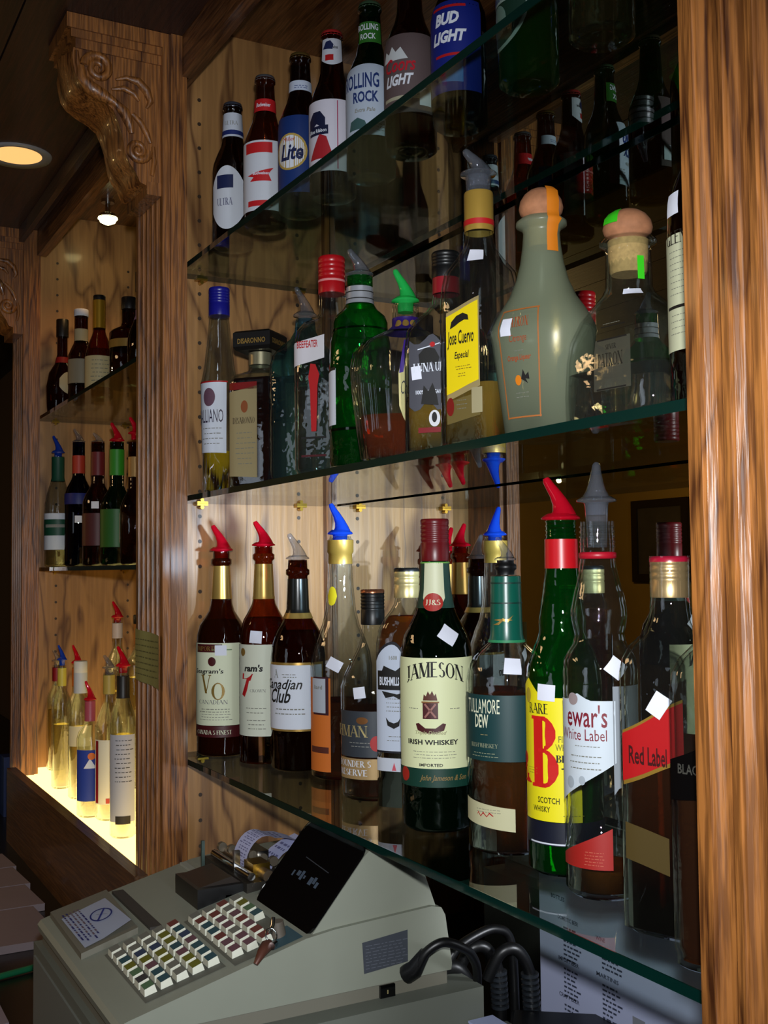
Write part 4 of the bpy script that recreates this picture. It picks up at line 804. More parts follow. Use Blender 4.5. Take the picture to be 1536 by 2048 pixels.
b.label(-88, 88, V(b, 122), V(b, 28), mat('d6d2e0')); b.poly(-40, V(b, 92), [(-20, -16), (-20, 8), (-8, 22), (8, 22), (18, 8), (18, -16), (8, -8), (0, -2), (-8, -8)], mat('10183a')).rect(-38, V(b, 88), V(b, 76), 44, mat('10183a')).text('Blue Ribbon', -38, V(b, 79), 38, 7, LWHITE, off=.0018).poly(-30, V(b, 62), [(-26, -26), (6, -26), (24, -22), (12, 16), (-2, 22)], mat('a8202a')).rect(12, V(b, 120), V(b, 30), 2, mat('b04a6a')).done()
b = beer('green beer bottle with white label and blue block lettering', .638, 1.192, DGREEN, capm=mat('5a7a5a', .3, .5))
b.label(-60, 60, V(b, 195), V(b, 168), mat('2a6a20'), 'neck_label'); b.text('ROLLING', -12, V(b, 184), 42, 13, LWHITE, 'sans', 0, .02).text('ROCK', -10, V(b, 172), 30, 12, LWHITE, 'sans', 0, .02).done()
b.label(-80, 60, V(b, 136), V(b, 45), mat('b6c2d4'), top=lambda t: 8*(2*t-1)**2); b.text('ROLLING', -26, V(b, 104), 76, 30, mat('16306e'), 'sans', 0, .02).text('ROCK', -12, V(b, 86), 50, 22, mat('16306e'), 'sans', 0, .03).text('Extra Pale', -14, V(b, 74), 40, 8, GREY, 'sans', .2).poly(-30, V(b, 60), [(-20, -12), (-16, 6), (0, 12), (14, 4), (20, -10)], mat('3a5a5a')).fine(24, V(b, 66), 20, PRN, 5, 6).done()
b = beer('brown beer bottle with grey label, red script and white mountains', .640, 1.096, BROWN, capm=mat('9a8a6a', .3, .8))
b.label(-85, 55, V(b, 132), V(b, 38), mat('5e4f50')); b.poly(-34, V(b, 104), [(-30, -6), (-22, 16), (-14, 8), (-6, 22), (2, 10), (12, 18), (20, 4), (26, -6)], mat('c8ccd0')).text('Coors', -24, V(b, 86), 62, 28, mat('b8182a'), 'sans', .25, .02, 0, .002).text('LIGHT', -26, V(b, 70), 58, 22, LWHITE, 'sans', .3, .04, 0, .0018).rect(-16, V(b, 58), V(b, 54), 90, mat('a8a48c')).done(); b.ptag(32, V(b, 56), 24, 34, 0)
b = beer('brown beer bottle with dark blue label and bold white lettering', .650, 1.006, BROWN, capm=mat('3a4aa0', .4))
b.label(-85, 50, V(b, 132), V(b, 30), mat('10207a')); b.text('BUD', -26, V(b, 104), 50, 24, LWHITE, 'sans', .25, .05).text('LIGHT', -22, V(b, 84), 70, 24, LWHITE, 'sans', .25, .05).rect(-24, V(b, 126), V(b, 123), 70, RED).rect(-20, V(b, 72), V(b, 69), 60, RED).poly(-20, V(b, 50), [(-24, -14), (26, 30), (26, -20)], mat('4a7ac0')).done()
b = beer('green beer bottle with green oval label and white rim', .656, .886, GREEN, capm=mat('3a8a3a', .4))
el = lambda t: 96*sqrt(max(0, 1-((t-.24)/.76)**2))
b.label(-84, 5, 16, 16.01, mat('8fa29a'), top=lambda t: -el(t), bot=el); b.oval(-62, 16, 61, 90, mat('0c2e22')).oval(-66, 56, 24, 32, mat('5f7a70'), .0018).text('QUALITY', -38, 84, 34, 22, mat('7f9a8c'), 'sans', .5, .0, 0, .002).rect(-62, -4, 22, 118, mat('8fa29a'), .0018).text('Heineken', -58, 18, 100, 20, mat('12245a'), 'sans', .1, .03, 0, .0022).done()
b = beer('clear beer bottle with pale gold beer, nearest the near fluted post', .657, .774, CLEAR, capm=mat('c8b04a', .4)); b.liquid(V(b, 185), BEER)
b.label(-60, 60, V(b, 118), V(b, 70), mat('c8c0a0'), 'label'); b.done()
b = beer('dark beer bottle at the near end of the top shelf, mostly above the picture', .660, .660, BROWN, capm=mat('a88a4a', .3, .8))

# ================================================================== bottles in the far bay
def simple(label, X, Y, z, hb, hn, vtop, vneck, vsh, glass, g, liq=None, sq=0, rot=0, **k):
    uc, vb = proj(X, Y, z)
    b = Bottle(label, 'bottle', g, X, Y, z, [(hb*.94, vb), (hb, vb-6), (hb, vsh), (hb*.85, vsh-(vsh-vneck)*.45), (hn*1.2, vneck), (hn, vneck-8), (hn, vtop)], glass, sq=sq, rot=rot, seg=24)
    if liq: b.liquid(liq[0], liq[1])
    return b
g4 = 'dark bottles on the upper shelf of the far bay'
b = Bottle('round-bellied orange liqueur bottle with dark cap and red ribbon, on the upper far shelf', 'bottle', g4, .600, 2.74, .383, [(28, 828), (30, 815), (31, 775), (26, 748), (14, 728), (10, 710), (10, 650)], BROWN, seg=24)
b.cap(640, 675, 12, BLACK); b.label(-10, 60, 748, 792, mat('b8aa84'), top=lambda t: 14*(2*t-1)**2, bot=lambda t: -14*(2*t-1)**2).name; b.sleeve(716, 728, mat('8a1414'), 'ribbon')
b = simple('dark cream-liqueur bottle with white cap and white neck band', .62, 2.63, .383, 25, 13, 622, 690, 712, BROWN, g4); b.cap(620, 634, 14, LWHITE); b.sleeve(660, 684, mat('b8aa84'), 'neck_band'); b.sleeve(722, 770, mat('8a806a'), 'label')
b = simple('amber bottle with gold neck foil and wide cream label', .62, 2.46, .383, 27, 12, 600, 672, 712, AMBER, g4, (700, WHISKY)); b.cap(592, 602, 12, BLACK); b.sleeve(602, 658, mat('a8801e', .4, .6)); b.label(-85, 85, 716, 778, mat('c0b084')); b.fine(0, 726, 34, PRN, 6, 8).done()
b = simple('fat dark bottle leaning out of the post, gold label', .64, 2.29, .383, 38, 14, 600, 655, 668, BROWN, g4); b.sleeve(684, 700, mat('8a6a2a', .5, .3), 'label'); b.cap(596, 620, 15, BLACK)
b = simple('tall dark bottle with pink neck ring beside the fluted post, upper far shelf', .600, 2.05, .383, 30, 14, 560, 640, 680, BROWN, g4); b.sleeve(622, 642, mat('a07aa0'), 'neck_ring'); b.cap(545, 585, 15, BLACK)
g5 = 'liqueur bottles on the lower shelf of the far bay'
ZL = .012
b = simple('clear bottle with blue pourer, green neck wrap and green and white label', .590, 2.735, ZL, 26, 12, 912, 965, 1010, CLEAR, g5, (1040, PALEY)); b.pourer(906, 872, 13, PBLU); b.sleeve(915, 963, mat('0e4a34'), 'neck_wrap'); b.label(-85, 60, 1028, 1100, LWHITE); b.rect(-10, 1040, 1072, 60, mat('0e4a34')).rect(-10, 1050, 1056, 44, GREY, .0014).done()
b = simple('dark blue bottle with clear pourer and orange-red neck wrap', .62, 2.65, ZL, 27, 12, 885, 960, 990, thin_glass('dark_blue_glass', (.05, .06, .3)), g5); b.pourer(884, 858, 13, PCLR); b.sleeve(912, 948, mat('c03a24'), 'neck_wrap'); b.sleeve(988, 1010, mat('16226e'), 'blue_band'); b.ptag(0, 1040, 14, 14)
b = simple('black bottle with clear pourer, red neck wrap and maroon label edged in gold', .620, 2.468, ZL, 30, 13, 885, 975, 1005, BROWN, g5); b.pourer(884, 866, 13, PCLR); b.sleeve(905, 952, mat('6a1018'), 'neck_wrap'); b.label(-80, 42, 1028, 1092, mat('4a1216')); b.rect(38, 1026, 1094, 6, CREAMG).done(); b.ptag(-10, 1012, 14, 14)
b = simple('green bottle with red pourer and bright green neck wrap', .610, 2.272, ZL, 32, 14, 885, 980, 1010, DGREEN, g5); b.pourer(882, 846, 15, PRED); b.sleeve(900, 952, mat('2a8a1a'), 'neck_wrap'); b.label(-80, 20, 1020, 1095, mat('1a5a14')); b.done(); b.label(8, 70, 1000, 1115, mat('8a7a5a'), 'side_label', top=lambda t: 30*(2*t-1)**2, bot=lambda t: -30*(2*t-1)**2)
b = simple('brown bottle with red pourer and gold neck band, against the fluted post', .600, 2.10, ZL, 30, 14, 885, 985, 1015, BROWN, g5); b.pourer(868, 835, 15, PRED); b.sleeve(915, 955, mat('a8824a', .4, .4), 'neck_band')
g6 = 'glowing bottles standing on the lighted step of the far bay'
ZS = -.4735
rows = [('clear vodka bottle with red collar, farthest on the lighted step', .59, 2.735, 20, 9, 1330, 1375, 1395, ('8a1420', 1335, 1362), PCLR, (1300, 1318), None),
 ('slim pale bottle with blue pourer on the lighted step', .55, 2.50, 20, 8, 1330, 1380, 1410, ('c8b84a', 1336, 1372), PBLU, (1290, 1316), None),
 ('clear bottle with red pourer and orange collar behind the white-capped one', .62, 2.66, 23, 9, 1335, 1388, 1415, ('c86a1a', 1336, 1372), PRED, (1290, 1322), None),
 ('bottle with white cap and bird-patterned neck on the lighted step', .56, 2.37, 24, 13, 1330, 1395, 1430, ('c6ccd4', 1345, 1386), None, None, 'e8e4d8'),
 ('clear bottle with dark red pourer and blue and orange label', .535, 2.185, 26, 10, 1400, 1448, 1475, ('b04a5a', 1402, 1442), PRED, (1362, 1396), '1f3a9a'),
 ('clear bottle with clear pourer and tall white label trimmed in red', .56, 2.14, 27, 11, 1345, 1410, 1455, ('b8a04a', 1350, 1388), PCLR, (1310, 1332), 'e8e6d4'),
 ('clear bottle with red pourer, black neck band and grey label', .545, 1.985, 26, 12, 1335, 1400, 1445, ('14100e', 1352, 1396), PRED, (1292, 1328), 'aeb4c4'),
 ('clear bottle with blue neck capsule next to the fluted post', .61, 2.02, 26, 12, 1325, 1400, 1450, ('1238a8', 1334, 1394), None, None, 'c0c0c8'),
 ('tall rear bottle with red pourer and white and red neck', .70, 2.60, 24, 10, 1240, 1300, 1330, ('c8b8b4', 1246, 1276), PRED, (1202, 1230), None),
 ('tall rear bottle with orange neck label beside the post', .70, 2.42, 26, 10, 1235, 1300, 1330, ('a8703a', 1240, 1288), None, None, None)]
for i, (lb, X, Y, hb, hn, vt, vn, vs, wrap, pm, pv, lc) in enumerate(rows):
    b = simple(lb, X, Y, ZS, hb, hn, vt, vn, vs, CLEAR, g6, (vs+24+(i % 3)*14, PALEY)); vb = b.vb
    b.sleeve(wrap[1], wrap[2], mat(wrap[0], .45), 'neck_wrap')
    if pm: b.pourer(pv[1]+4, pv[0], hn*1.25, pm)
    elif i == 3: b.cap(1322, 1346, 13.5, mat('e4e0d4', .5))
    else: b.cap(vt-6, vt+12, hn*1.15, BLACK if i == 9 else mat('1238a8', .4))
    if lc:
        b.label(-70, 60, vs+22, vb-34, mat(lc, .6)) if lc != 'e8e4d8' else b.label(-60, 60, vs+20, vs+60, mat('d8d0b0'))
        if lc == 'e8e6d4': b.rect(-55, vs+24, vb-36, 8, mat('8a1420')).rect(20, vb-46, vb-36, 30, mat('c0402a')).done()
        if lc == '1f3a9a': b.poly(0, vs+50, [(-12, -8), (0, 12), (12, -8)], LWHITE).oval(6, vs+34, 7, 7, mat('e0701a'), .002).done()
        if lc == 'aeb4c4': b.fine(0, vs+34, 34, INK, 10, 9).rect(0, vb-46, vb-30, 30, INK).done()

# ================================================================== cash register and what lies on the counter
BEI = mat('86897b', .55, noise=.04, scale=30); BEI2 = mat('6f6c5f', .55); GRY = mat('66695f', .6)
reg = thing('cash_register', 'beige cash register with coloured keys and black tilted display', 'cash register', (.48, 1.25, -.618))
m = MB(); m.prism([(.290, -.447), (.288, -.438), (.292, -.433), (.300, -.4305), (.487, -.384), (.52, -.380), (.640, -.374), (.652, -.377), (.657, -.386), (.665, -.44), (.664, -.447)], 1.07, 1.44, BEI); m.build('upper_housing', reg)
m = MB(); m.box(.294, .660, 1.073, 1.437, -.462, -.447, BEI2); m.build('lower_band', reg)
m = MB(); m.box(.286, .690, 1.045, 1.452, -.616, -.462, GRY); o = m.build('cash_drawer', reg)
m = MB(); m.box(.2835, .286, 1.06, 1.44, -.600, -.475, mat('6e716a', .6)); m.build('drawer_front', o)
HO = [(.494, -.386), (.559, -.3105), (.566, -.3045), (.576, -.3035), (.626, -.331), (.634, -.338), (.648, -.376)]
m = MB(); m.prism(HO, 1.076, 1.2315, BEI); m.build('display_hood', reg)
m = MB(); m.prism([(x+.004, z-.0005) for x, z in HO], 1.232, 1.240, BLACKG); m.build('hood_side_rim', reg)
# the black window follows the slope of the hood, with rounded corners and a bent near edge
def slope(t, y, off): x = .494+(.559-.494)*t; z = -.386+(.3105*-1+.386)*t; n = (-.757, .653); return (x+n[0]*off, y, z+n[1]*off)
ol = []
for (cy_, ct, a0) in ((1.091, .12, 180), (1.212, .12, 270), (1.212, .97, 0), (1.091, .97, 90)):
    for k in range(6):
        a = rad(a0+18*k); ol.append((cy_+.014*cos(a), ct+.14*sin(a)))
m = MB(); v = [slope(t, y, .0028) for y, t in ol]; v2 = [slope(t, y, .0002) for y, t in ol]; n = len(ol)
m.add(v, [list(range(n))], BLACKG); m.add(v+v2, [(i, (i+1) % n, n+(i+1) % n, n+i) for i in range(n)], BLACKG, True)
dp = m.build('display_window', reg)
m = MB()
for k, (y, l) in enumerate([(1.186, .004), (1.176, .008), (1.166, .006), (1.158, .004), (1.143, .008), (1.134, .006), (1.126, .006)]):
    m.add([slope(.45+.03*(k % 2), y, .0031), slope(.45+.03*(k % 2), y-l, .0031), slope(.52+.02*(k % 3), y-l, .0031), slope(.52+.02*(k % 3), y, .0031)], [(0, 1, 2, 3)], mat('3d5064', .5))
m.add([slope(.70, 1.18, .0031), slope(.66, 1.115, .0031), slope(.67, 1.115, .0031), slope(.71, 1.18, .0031)], [(0, 1, 2, 3)], mat('2a3440', .5))
m.build('display_digits', dp)
# keys
def dk(x): return -.4305+(x-.300)*.2487
m = MB(); v = []
for (x0, x1, y0, y1) in ((.322, .406, 1.090, 1.2475), (.4125, .482, 1.082, 1.245)):
    m.add([(x0, y0, dk(x0)+.0004), (x1, y0, dk(x1)+.0004), (x1, y1, dk(x1)+.0004), (x0, y1, dk(x0)+.0004)], [(0, 1, 2, 3)], mat('5a5a50', .7))
m.build('key_bed', reg)
KC = {k: mat(c, .5) for k, c in dict(g='6f6f66', t='2f5058', b='33425c', r='6e3a34', y='6a6a26', n='527050', p='6a4a52', d='3a3a3c').items()}
CRK = mat('d2d2c0', .5); kmesh = {}
def key(x, y, c, wx=.0132, wy=.0165):
    ck = (c, wx, wy)
    if ck not in kmesh:
        mb = MB(); q = .0018; h = .0066
        B_ = [(-wx/2, -wy/2, 0), (wx/2, -wy/2, 0), (wx/2, wy/2, 0), (-wx/2, wy/2, 0)]; T = [(-wx/2+q, -wy/2+q*.6, h), (wx/2-q*.4, -wy/2+q*.6, h+.0012), (wx/2-q*.4, wy/2-q*.6, h+.0012), (-wx/2+q, wy/2-q*.6, h)]
        mb.add(B_+T, [(0, 1, 5, 4), (1, 2, 6, 5), (2, 3, 7, 6), (3, 0, 4, 7)], CRK)
        mb.add([(a, b, c_+.0001) for a, b, c_ in T], [(0, 1, 2, 3)], KC[c])
        me = bpy.data.meshes.new('key'); me.from_pydata(mb.v, [], mb.f); [me.materials.append(k) for k in mb.mats]; me.polygons.foreach_set('material_index', mb.m); kmesh[ck] = me
    o = bpy.data.objects.new('key', kmesh[ck]); COL.objects.link(o); o.parent = reg
    o.matrix_parent_inverse = Matrix.Translation(reg.location).inverted()
    o.location = (x, y, dk(x)+EYE+.0006); o.rotation_euler = (0, -math.atan(.2487), 0)
A = ['ggggr', 'gggyt', 'tbbyb', 'yyytp', 'npypt', 'dtgyt', 'ntgyt']
for r in range(7):
    for c in range(5): key(.3315+c*.0166, 1.236-r*.0208, A[r][c])
Bk = ['ggrgg', 'rrgyn', 'tppnt', 'tprtt', 'rgptt', 'pprrt', 'ppr  ']
for r in range(7):
    for c in range(4):
        if r >= 4 and c >= 3: continue
        key(.4225+c*.0166, 1.232-r*.0208, Bk[r][c])
m = MB(); v = [(.452, 1.076), (.486, 1.076), (.486, 1.118), (.462, 1.118)]; m.add([(x, y, dk(x)+.001) for x, y in v], [(0, 1, 2, 3)], mat('33505a', .5)); m.build('switch_plate', reg)
m = MB(); m.tube([(.470, 1.104, -.388), (.468, 1.104, -.372)], [.0085, .0072], mat('5a5248', .5), 14); m.build('key_switch', reg)
kr = thing('key_ring', 'small bunch of keys hanging from the register key switch', 'keys', (.452, 1.085, -.385))
m = MB(); m.tube([(.462, 1.099, -.366), (.460, 1.095, -.372), (.455, 1.091, -.3785)], .0022, CHROME, 8); m.tube([(.455+.006*cos(a), 1.088+.004*sin(a), -.380+.006*sin(a)) for a in [k*pi/6 for k in range(13)]], .0009, CHROME, 6); m.build('ring', kr)
m = MB(); m.tube([(.452, 1.085, -.386), (.446, 1.079, -.387), (.436, 1.068, -.389), (.428, 1.0645, -.398)], [.0035, .0065, .005, .0025], mat('5a3428', .45, .3), 8); m.build('key_blade', kr)
m = MB(); m.tube([(.4565, 1.080, -.386), (.449, 1.073, -.386)], [.003, .004], CHROME, 8); m.build('key_blade', kr)
# plates on the near side
m = MB(); m.add([(.552, 1.0692, -.399), (.608, 1.0692, -.394), (.608, 1.0692, -.428), (.554, 1.0692, -.432)], [(0, 1, 2, 3)], mat('3c4048', .6)); pl = m.build('data_plate', reg)
m = MB(); rn = random.Random(2)
for r in range(8):
    x = .556
    while x < .602:
        l = rn.uniform(.002, .008); z = -.403-r*.0034; m.add([(x, 1.0689, z), (x+l, 1.0689, z), (x+l, 1.0689, z-.0008), (x, 1.0689, z-.0008)], [(0, 1, 2, 3)], mat('5a5e68')); x += l+.002
m.build('plate_print', pl)
m = MB(); m.box(.574, .592, 1.0695, 1.074, -.462, -.449, BLACKG); m.box(.582, .5832, 1.069, 1.0697, -.458, -.454, CREAMG); m.build('side_socket', reg)
# card holder at the far front of the deck
m = MB(); pp = [(.300, 1.262), (.366, 1.268), (.372, 1.432), (.302, 1.432)]
v = [(x, y, dk(x)) for x, y in pp]+[(x, y, dk(x)+.007) for x, y in pp]; m.add(v, [(0, 1, 5, 4), (1, 2, 6, 5), (2, 3, 7, 6), (3, 0, 4, 7), (4, 5, 6, 7)], BEI2); m.build('card_tray', reg)
cd = thing('printed_card', 'white plastic-covered card with a blue crossed circle on the register', 'card', (.335, 1.34, -.414))
def cz(x, y): return dk(x)+.0085+.004*max(0, (x-.33)/.03)*max(0, (1.40-y)/.1)
m = MB(); v = []; 
for i in range(6):
    for j in range(6):
        x = .306+.056*i/5; y = 1.282+.118*j/5-.012*(1-i/5); v.append((x, y, cz(x, y)))
m.add(v, [(i*6+j, i*6+j+1, (i+1)*6+j+1, (i+1)*6+j) for i in range(5) for j in range(5)], mat('aab2c6', .25), True); c1 = m.build('card_sheet', cd)
m = MB(); BL = mat('1c2a70', .5); q = []
for k in range(24):
    a = 2*pi*k/24
    for r in (1, .86): x, y = .343+.0125*r*cos(a), 1.345+.021*r*sin(a); q.append((x, y, cz(x, y)+.0012))
m.add(q, [(2*k, (2*k+2) % 48, (2*k+3) % 48, 2*k+1) for k in range(24)], BL)
for (a, b_) in (((.334, 1.330), (.352, 1.360)), ((.338, 1.352), (.349, 1.337))):
    m.add([(a[0], a[1], cz(*a)+.0012), (a[0]+.002, a[1]-.001, cz(*a)+.0012), (b_[0], b_[1], cz(*b_)+.0012), (b_[0]-.002, b_[1]+.001, cz(*b_)+.0012)], [(0, 1, 2, 3)], BL)
rn = random.Random(8)
for r in range(5):
    y = 1.395
    while y > 1.29:
        l = rn.uniform(.004, .012); x = .328-r*.0045; m.add([(x, y, cz(x, y)+.0012), (x, y-l, cz(x, y-l)+.0012), (x-.0022, y-l, cz(x, y-l)+.0012), (x-.0022, y, cz(x, y)+.0012)], [(0, 1, 2, 3)], BL if rn.random() < .5 else mat('6a5a6a')); y -= l+.003
m.build('card_print', c1)
# open printer compartment at the far side
m = MB(); m.box(.378, .470, 1.262, 1.428, dk(.378)-.001, -.4075, mat('3a3632', .7)); m.box(.470, .478, 1.262, 1.434, -.412, -.385, mat('9a9c90', .6)); m.build('printer_well', reg)
m = MB(); m.box(.435, .492, 1.262, 1.345, -.400, -.374, BLACK); m.prism([(.440, -.374), (.480, -.366), (.492, -.374)], 1.27, 1.34, mat('241a12', .4)); m.build('ribbon_cassette', reg)
m = MB(); m.box(.492, .548, 1.25, 1.40, -.385, -.372, mat('3a3630', .4, .5)); m.tube([(.500, 1.255, -.366), (.500, 1.385, -.366)], .005, CHROME, 10); m.tube([(.520, 1.25, -.367), (.520, 1.39, -.367)], .007, mat('6a5a48', .4, .6), 12)
m.box(.508, .530, 1.27, 1.30, -.372, -.356, BRASS); m.box(.53, .545, 1.31, 1.36, -.372, -.352, CHROME); m.box(.495, .503, 1.30, 1.305, -.372, -.345, CHROME); m.box(.478, .482, 1.37, 1.374, -.39, -.345, mat('4a5a54', .4, .5))
for k in range(6): m.tube([(.512+.006*k, 1.385-.02*k, -.36), (.512+.006*k, 1.392-.02*k, -.36)], .006, mat('7a7060', .35, .6), 10)
m.build('printer_mechanism', reg)['kind'] = 'stuff'
PAP = mat('b4b8dc', .7)
def ribbon(path, y0, y1, name, th=.0):
    m = MB(); n = len(path); v = [(x, y, z) for (x, z) in path for y in (y0, y1)]
    m.add(v, [(2*i, 2*i+1, 2*i+3, 2*i+2) for i in range(n-1)], PAP, True); o = m.build(name, rc)
    m = MB(); rn = random.Random(5)
    for i in range(1, n-1):
        (xa, za), (xb, zb) = path[i-1], path[i]; nx, nz = -(zb-za), (xb-xa); q = sqrt(nx*nx+nz*nz); nx, nz = nx/q*.0004, nz/q*.0004
        for s_ in (1, -1):
            for t in (.2, .6):
                y = y0+.006
                while y < y1-.01:
                    l = rn.uniform(.003, .009); P = [(xa+(xb-xa)*(t+d)+nx*s_, y+e, za+(zb-za)*(t+d)+nz*s_) for d, e in ((0, 0), (.18, 0), (.18, l), (0, l))]
                    m.add(P, [(0, 1, 2, 3)], mat('6a6a94', .7)); y += l+.003
    m.build('receipt_print', o)
rc = thing('receipt_paper', 'curled strip of printed white receipt paper rising from the register', 'receipt', (.54, 1.33, -.372))
ribbon([(.538+.028*cos(rad(a))*(1 if a < 90 else 1.0)+.0, -.372+.040*sin(rad(a))) for a in range(185, 60, -12)]+[(.566, -.338), (.585, -.345)], 1.302, 1.345, 'paper_loop')
ribbon([(.536, -.384), (.545, -.368), (.558, -.356), (.575, -.347), (.592, -.342)], 1.296, 1.336, 'paper_tail')
# cables
def cable(label, pts, r, mt=None):
    P = [Vector(p) for p in pts]; out = []
    for i in range(len(P)-1):
        a, b_, c, d = P[max(i-1, 0)], P[i], P[i+1], P[min(i+2, len(P)-1)]
        for k in range(6):
            t = k/6; out.append(.5*((2*b_)+(c-a)*t+(2*a-5*b_+4*c-d)*t*t+(3*b_-a-3*c+d)*t**3))
    out.append(P[-1]); m = MB(); m.tube(out, r, mt or BLACK, 10); o = m.build('cable'); tag(o, label, 'cable', 'black cables behind the register'); return o
o = cable('black plug-ended cable arching out of the register side', [(.606, 1.064, -.437), (.610, 1.052, -.430), (.618, 1.046, -.413), (.636, 1.040, -.404), (.66, 1.04, -.414), (.675, 1.045, -.426), (.692, 1.06, -.455), (.700, 1.08, -.52), (.700, 1.09, -.612)], .0052)
m = MB(); m.tube([(.604, 1.066, -.440), (.609, 1.056, -.432), (.618, 1.049, -.414)], [.010, .0095, .006], BLACK, 12); m.build('plug', o)
cable('thin black cable running level behind the register to the right', [(.672, 1.100, -.46), (.69, 1.10, -.438), (.72, 1.10, -.426), (.745, 1.10, -.424), (.765, 1.10, -.44), (.77, 1.10, -.50), (.77, 1.10, -.612)], .0055)
for k, (x, y, z, lb) in enumerate([(.688, 1.105, -.462, 'thick ribbed black connector drooping right behind the register'), (.728, 1.105, -.445, 'ribbed black connector beside the price list, left of two'), (.755, 1.080, -.445, 'ribbed black connector touching the price list')]):
    o = cable(lb, [(x-.03, y+.01, z-.03), (x-.018, y, z), (x, y-.006, z+.003), (x+.016, y-.008, z-.022), (x+.020, y-.008, z-.062), (x+.02, y-.004, -.612)], .0095 if k == 0 else .007)
    m = MB(); 
    for j in range(7): m.tube([(x+.017+.0004*j, y-.008, z-.026-.0065*j), (x+.0172+.0004*j, y-.008, z-.0295-.0065*j)], .0135 if k == 0 else .0105, mat('23272c', .35), 12)
    m.build('ribbed_sleeve', o)
# black box on the counter, near
def rbox(name, label, cat, cx, cy_, w, d, z0, z1, rot, mt, bev=.004):
    t = thing(name, label, cat, (cx, cy_, z0)); c, s_ = cos(rad(rot)), sin(rad(rot)); m = MB(); v = []
    for z, e in ((z0, 0), (z1-bev, 0), (z1, bev)):
        for a, b_ in ((-1, -1), (1, -1), (1, 1), (-1, 1)):
            x, y = a*(w/2-e), b_*(d/2-e); v.append((cx+x*c-y*s_, cy_+x*s_+y*c, z))
    m.add(v, [(3, 2, 1, 0), (8, 9, 10, 11)]+[(i+4*k, (i+1) % 4+4*k, (i+1) % 4+4*k+4, i+4*k+4) for k in range(2) for i in range(4)], mt); m.build('housing', t); return t
t = rbox('card_terminal', 'black box on the counter below the taped price list', 'device', .775, 1.005, .09, .13, -.6175, -.51, 52, mat('0c0d10', .4))
# price list taped to the mirror
pl = thing('price_list', 'white typed price list taped to the mirror under the lowest shelf', 'paper', (.8255, .99, -.48))
one(.8246, .8252, .835, 1.122, -.60, -.368, mat('b8bede', .7)).build('paper_sheet', pl)
sh = [o for o in pl.children][-1]; m = MB(); TX = mat('3c4258', .7)
def wtext(txt, y, z, w, h):
    V_, F_ = sans(txt, 0, .02); xs = [a for a, b_ in V_]; ys = [b_ for a, b_ in V_]; sx = w/(max(xs)-min(xs)); sy = h/(max(ys)-min(ys))
    m.add([(.8243, y-(a-min(xs))*sx, z+(b_-min(ys))*sy) for a, b_ in V_], F_, TX)
wtext('BOTTLES', 1.098, -.398, .026, .005)
for (tt, y, z, rows) in (('DOMESTIC BEER', 1.085, -.420, 8), ('IMPORT BEER', 1.085, -.468, 7), ('CRAFT BEER', 1.085, -.510, 7), ('WINE', 1.015, -.425, 5), ('MARTINIS', 1.015, -.465, 9)):
    wtext(tt, y, z, .038 if len(tt) > 5 else .016, .0048); rn = random.Random(rows)
    for r in range(rows):
        q = y-.010; e = q-rn.uniform(.016, .036)
        while q > e: l = rn.uniform(.003, .009); zz = z-.0065-.0052*r; m.add([(.8243, q, zz), (.8243, q-l, zz), (.8243, q-l, zz-.0022), (.8243, q, zz-.0022)], [(0, 1, 2, 3)], TX); q -= l+.0018
m.add([(.8243, .955, -.49), (.8243, .935, -.49), (.8243, .935, -.515), (.8243, .955, -.515)], [(0, 1, 2, 3)], mat('8a8c94'))
m.build('typed_lines', sh)
# papers leaning against the drawer, near the frame's lower edge
for k in range(3):
    o = one(.660+.004*k, .700, 1.012-.004*k, 1.043, -.505+.004*k, -.5025+.004*k, mat(['9aa4cc', 'c8cce0', 'b0b8dc'][k], .7)).build('paper_slip'); tag(o, ['lowest white paper slip on the grey box beside the cash drawer', 'middle white paper slip on the grey box beside the cash drawer', 'topmost white paper slip on the grey box beside the cash drawer'][k], 'paper', 'paper slips')
one(.640, .72, 1.0, 1.0445, -.617, -.5055, mat('55564e', .6)).build('paper_box')
tag(bpy.data.objects['paper_box'], 'low grey box beside the cash drawer carrying paper slips', 'box')
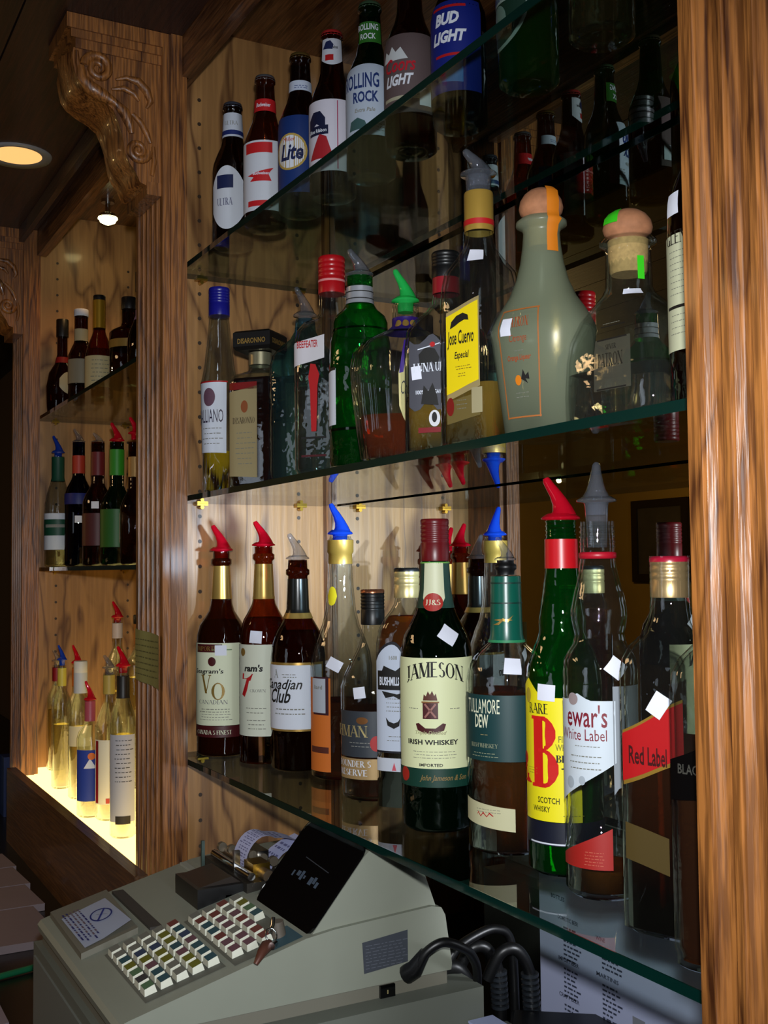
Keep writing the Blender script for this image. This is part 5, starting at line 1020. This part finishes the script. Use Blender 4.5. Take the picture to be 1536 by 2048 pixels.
# guest check pads and pen on the left of the counter
E_ = [(25, 1717), (41, 1742), (66, 1772), (101, 1808)]
ys = [(2.52, 2.40), (2.395, 2.255), (2.25, 2.105), (2.10, 1.90)]; xr = [.437, .437, .434, .420]
for k, (ya, yb) in enumerate(ys):
    lb = ['pinkish white menu sheet on the counter, farthest of four in the row', 'pinkish white menu sheet on the counter, second farthest of four', 'pinkish white menu sheet on the counter, next to the large near one', 'largest and nearest pinkish white menu sheet, left of the register'][k]
    t = thing('menu_sheet', lb, 'paper', (.3, (ya+yb)/2, -.617), 'menu sheets on the counter'); m = MB()
    m.prism([(.05, ya), (.05, yb), (xr[k], yb), (xr[k]-.008, ya)], -.6175, -.6045, mat('8a7a7c', .7, noise=.08, scale=14), 'Z'); m.build('sheet_stack', t)
t = thing('check_sheet', 'loose white check with a red smudge at the front of the counter', 'paper', (.26, 1.70, -.617)); m = MB(); m.prism([(.12, 1.80), (.14, 1.55), (.283, 1.60), (.283, 1.74)], -.6175, -.612, mat('8c7e86', .7), 'Z'); o = m.build('sheet', t)
m = MB(); m.add([(.23+.02*cos(a)*(1+.4*sin(3*a)), 1.69+.035*sin(a), -.6117) for a in [k*pi/8 for k in range(16)]], [list(range(16))], mat('a0605a', .7)); m.build('red_smudge', o)
t = thing('pen', 'green pen lying on the counter left of the cash drawer', 'pen', (.33, 1.82, -.612)); m = MB(); m.tube([(.283, 1.78, -.612), (.36, 1.80, -.612), (.375, 1.803, -.612)], [.005, .005, .002], mat('1a6a44', .35), 10); m.build('barrel', t); m = MB(); m.tube([(.255, 1.772, -.612), (.283, 1.78, -.612)], .0053, mat('8a6a20', .4), 10); m.build('pen_end', t)
# goods beyond the far post
for lb, x, y, w, h, c1_, c2_ in (('green carton with white panel on the counter beyond the far post', .44, 3.05, .09, .17, '1a4a22', 'a8b0b8'), ('blue carton beside the green one beyond the far post', .53, 2.98, .05, .15, '14285a', '5a7aa0'), ('dark carton at the frame edge beyond the far post', .33, 3.2, .09, .20, '12301e', '3a5a70')):
    t = thing('carton', lb, 'carton', (x, y, -.618)); m = MB(); m.box(x-w/2, x+w/2, y-.03, y+.03, -.6175, -.618+h, mat(c1_, .5)); m.build('box_body', t); m = MB(); m.box(x-w*.25, x+w*.3, y-.0308, y-.03, -.60, -.65+h, mat(c2_, .5)); m.build('front_panel', t)
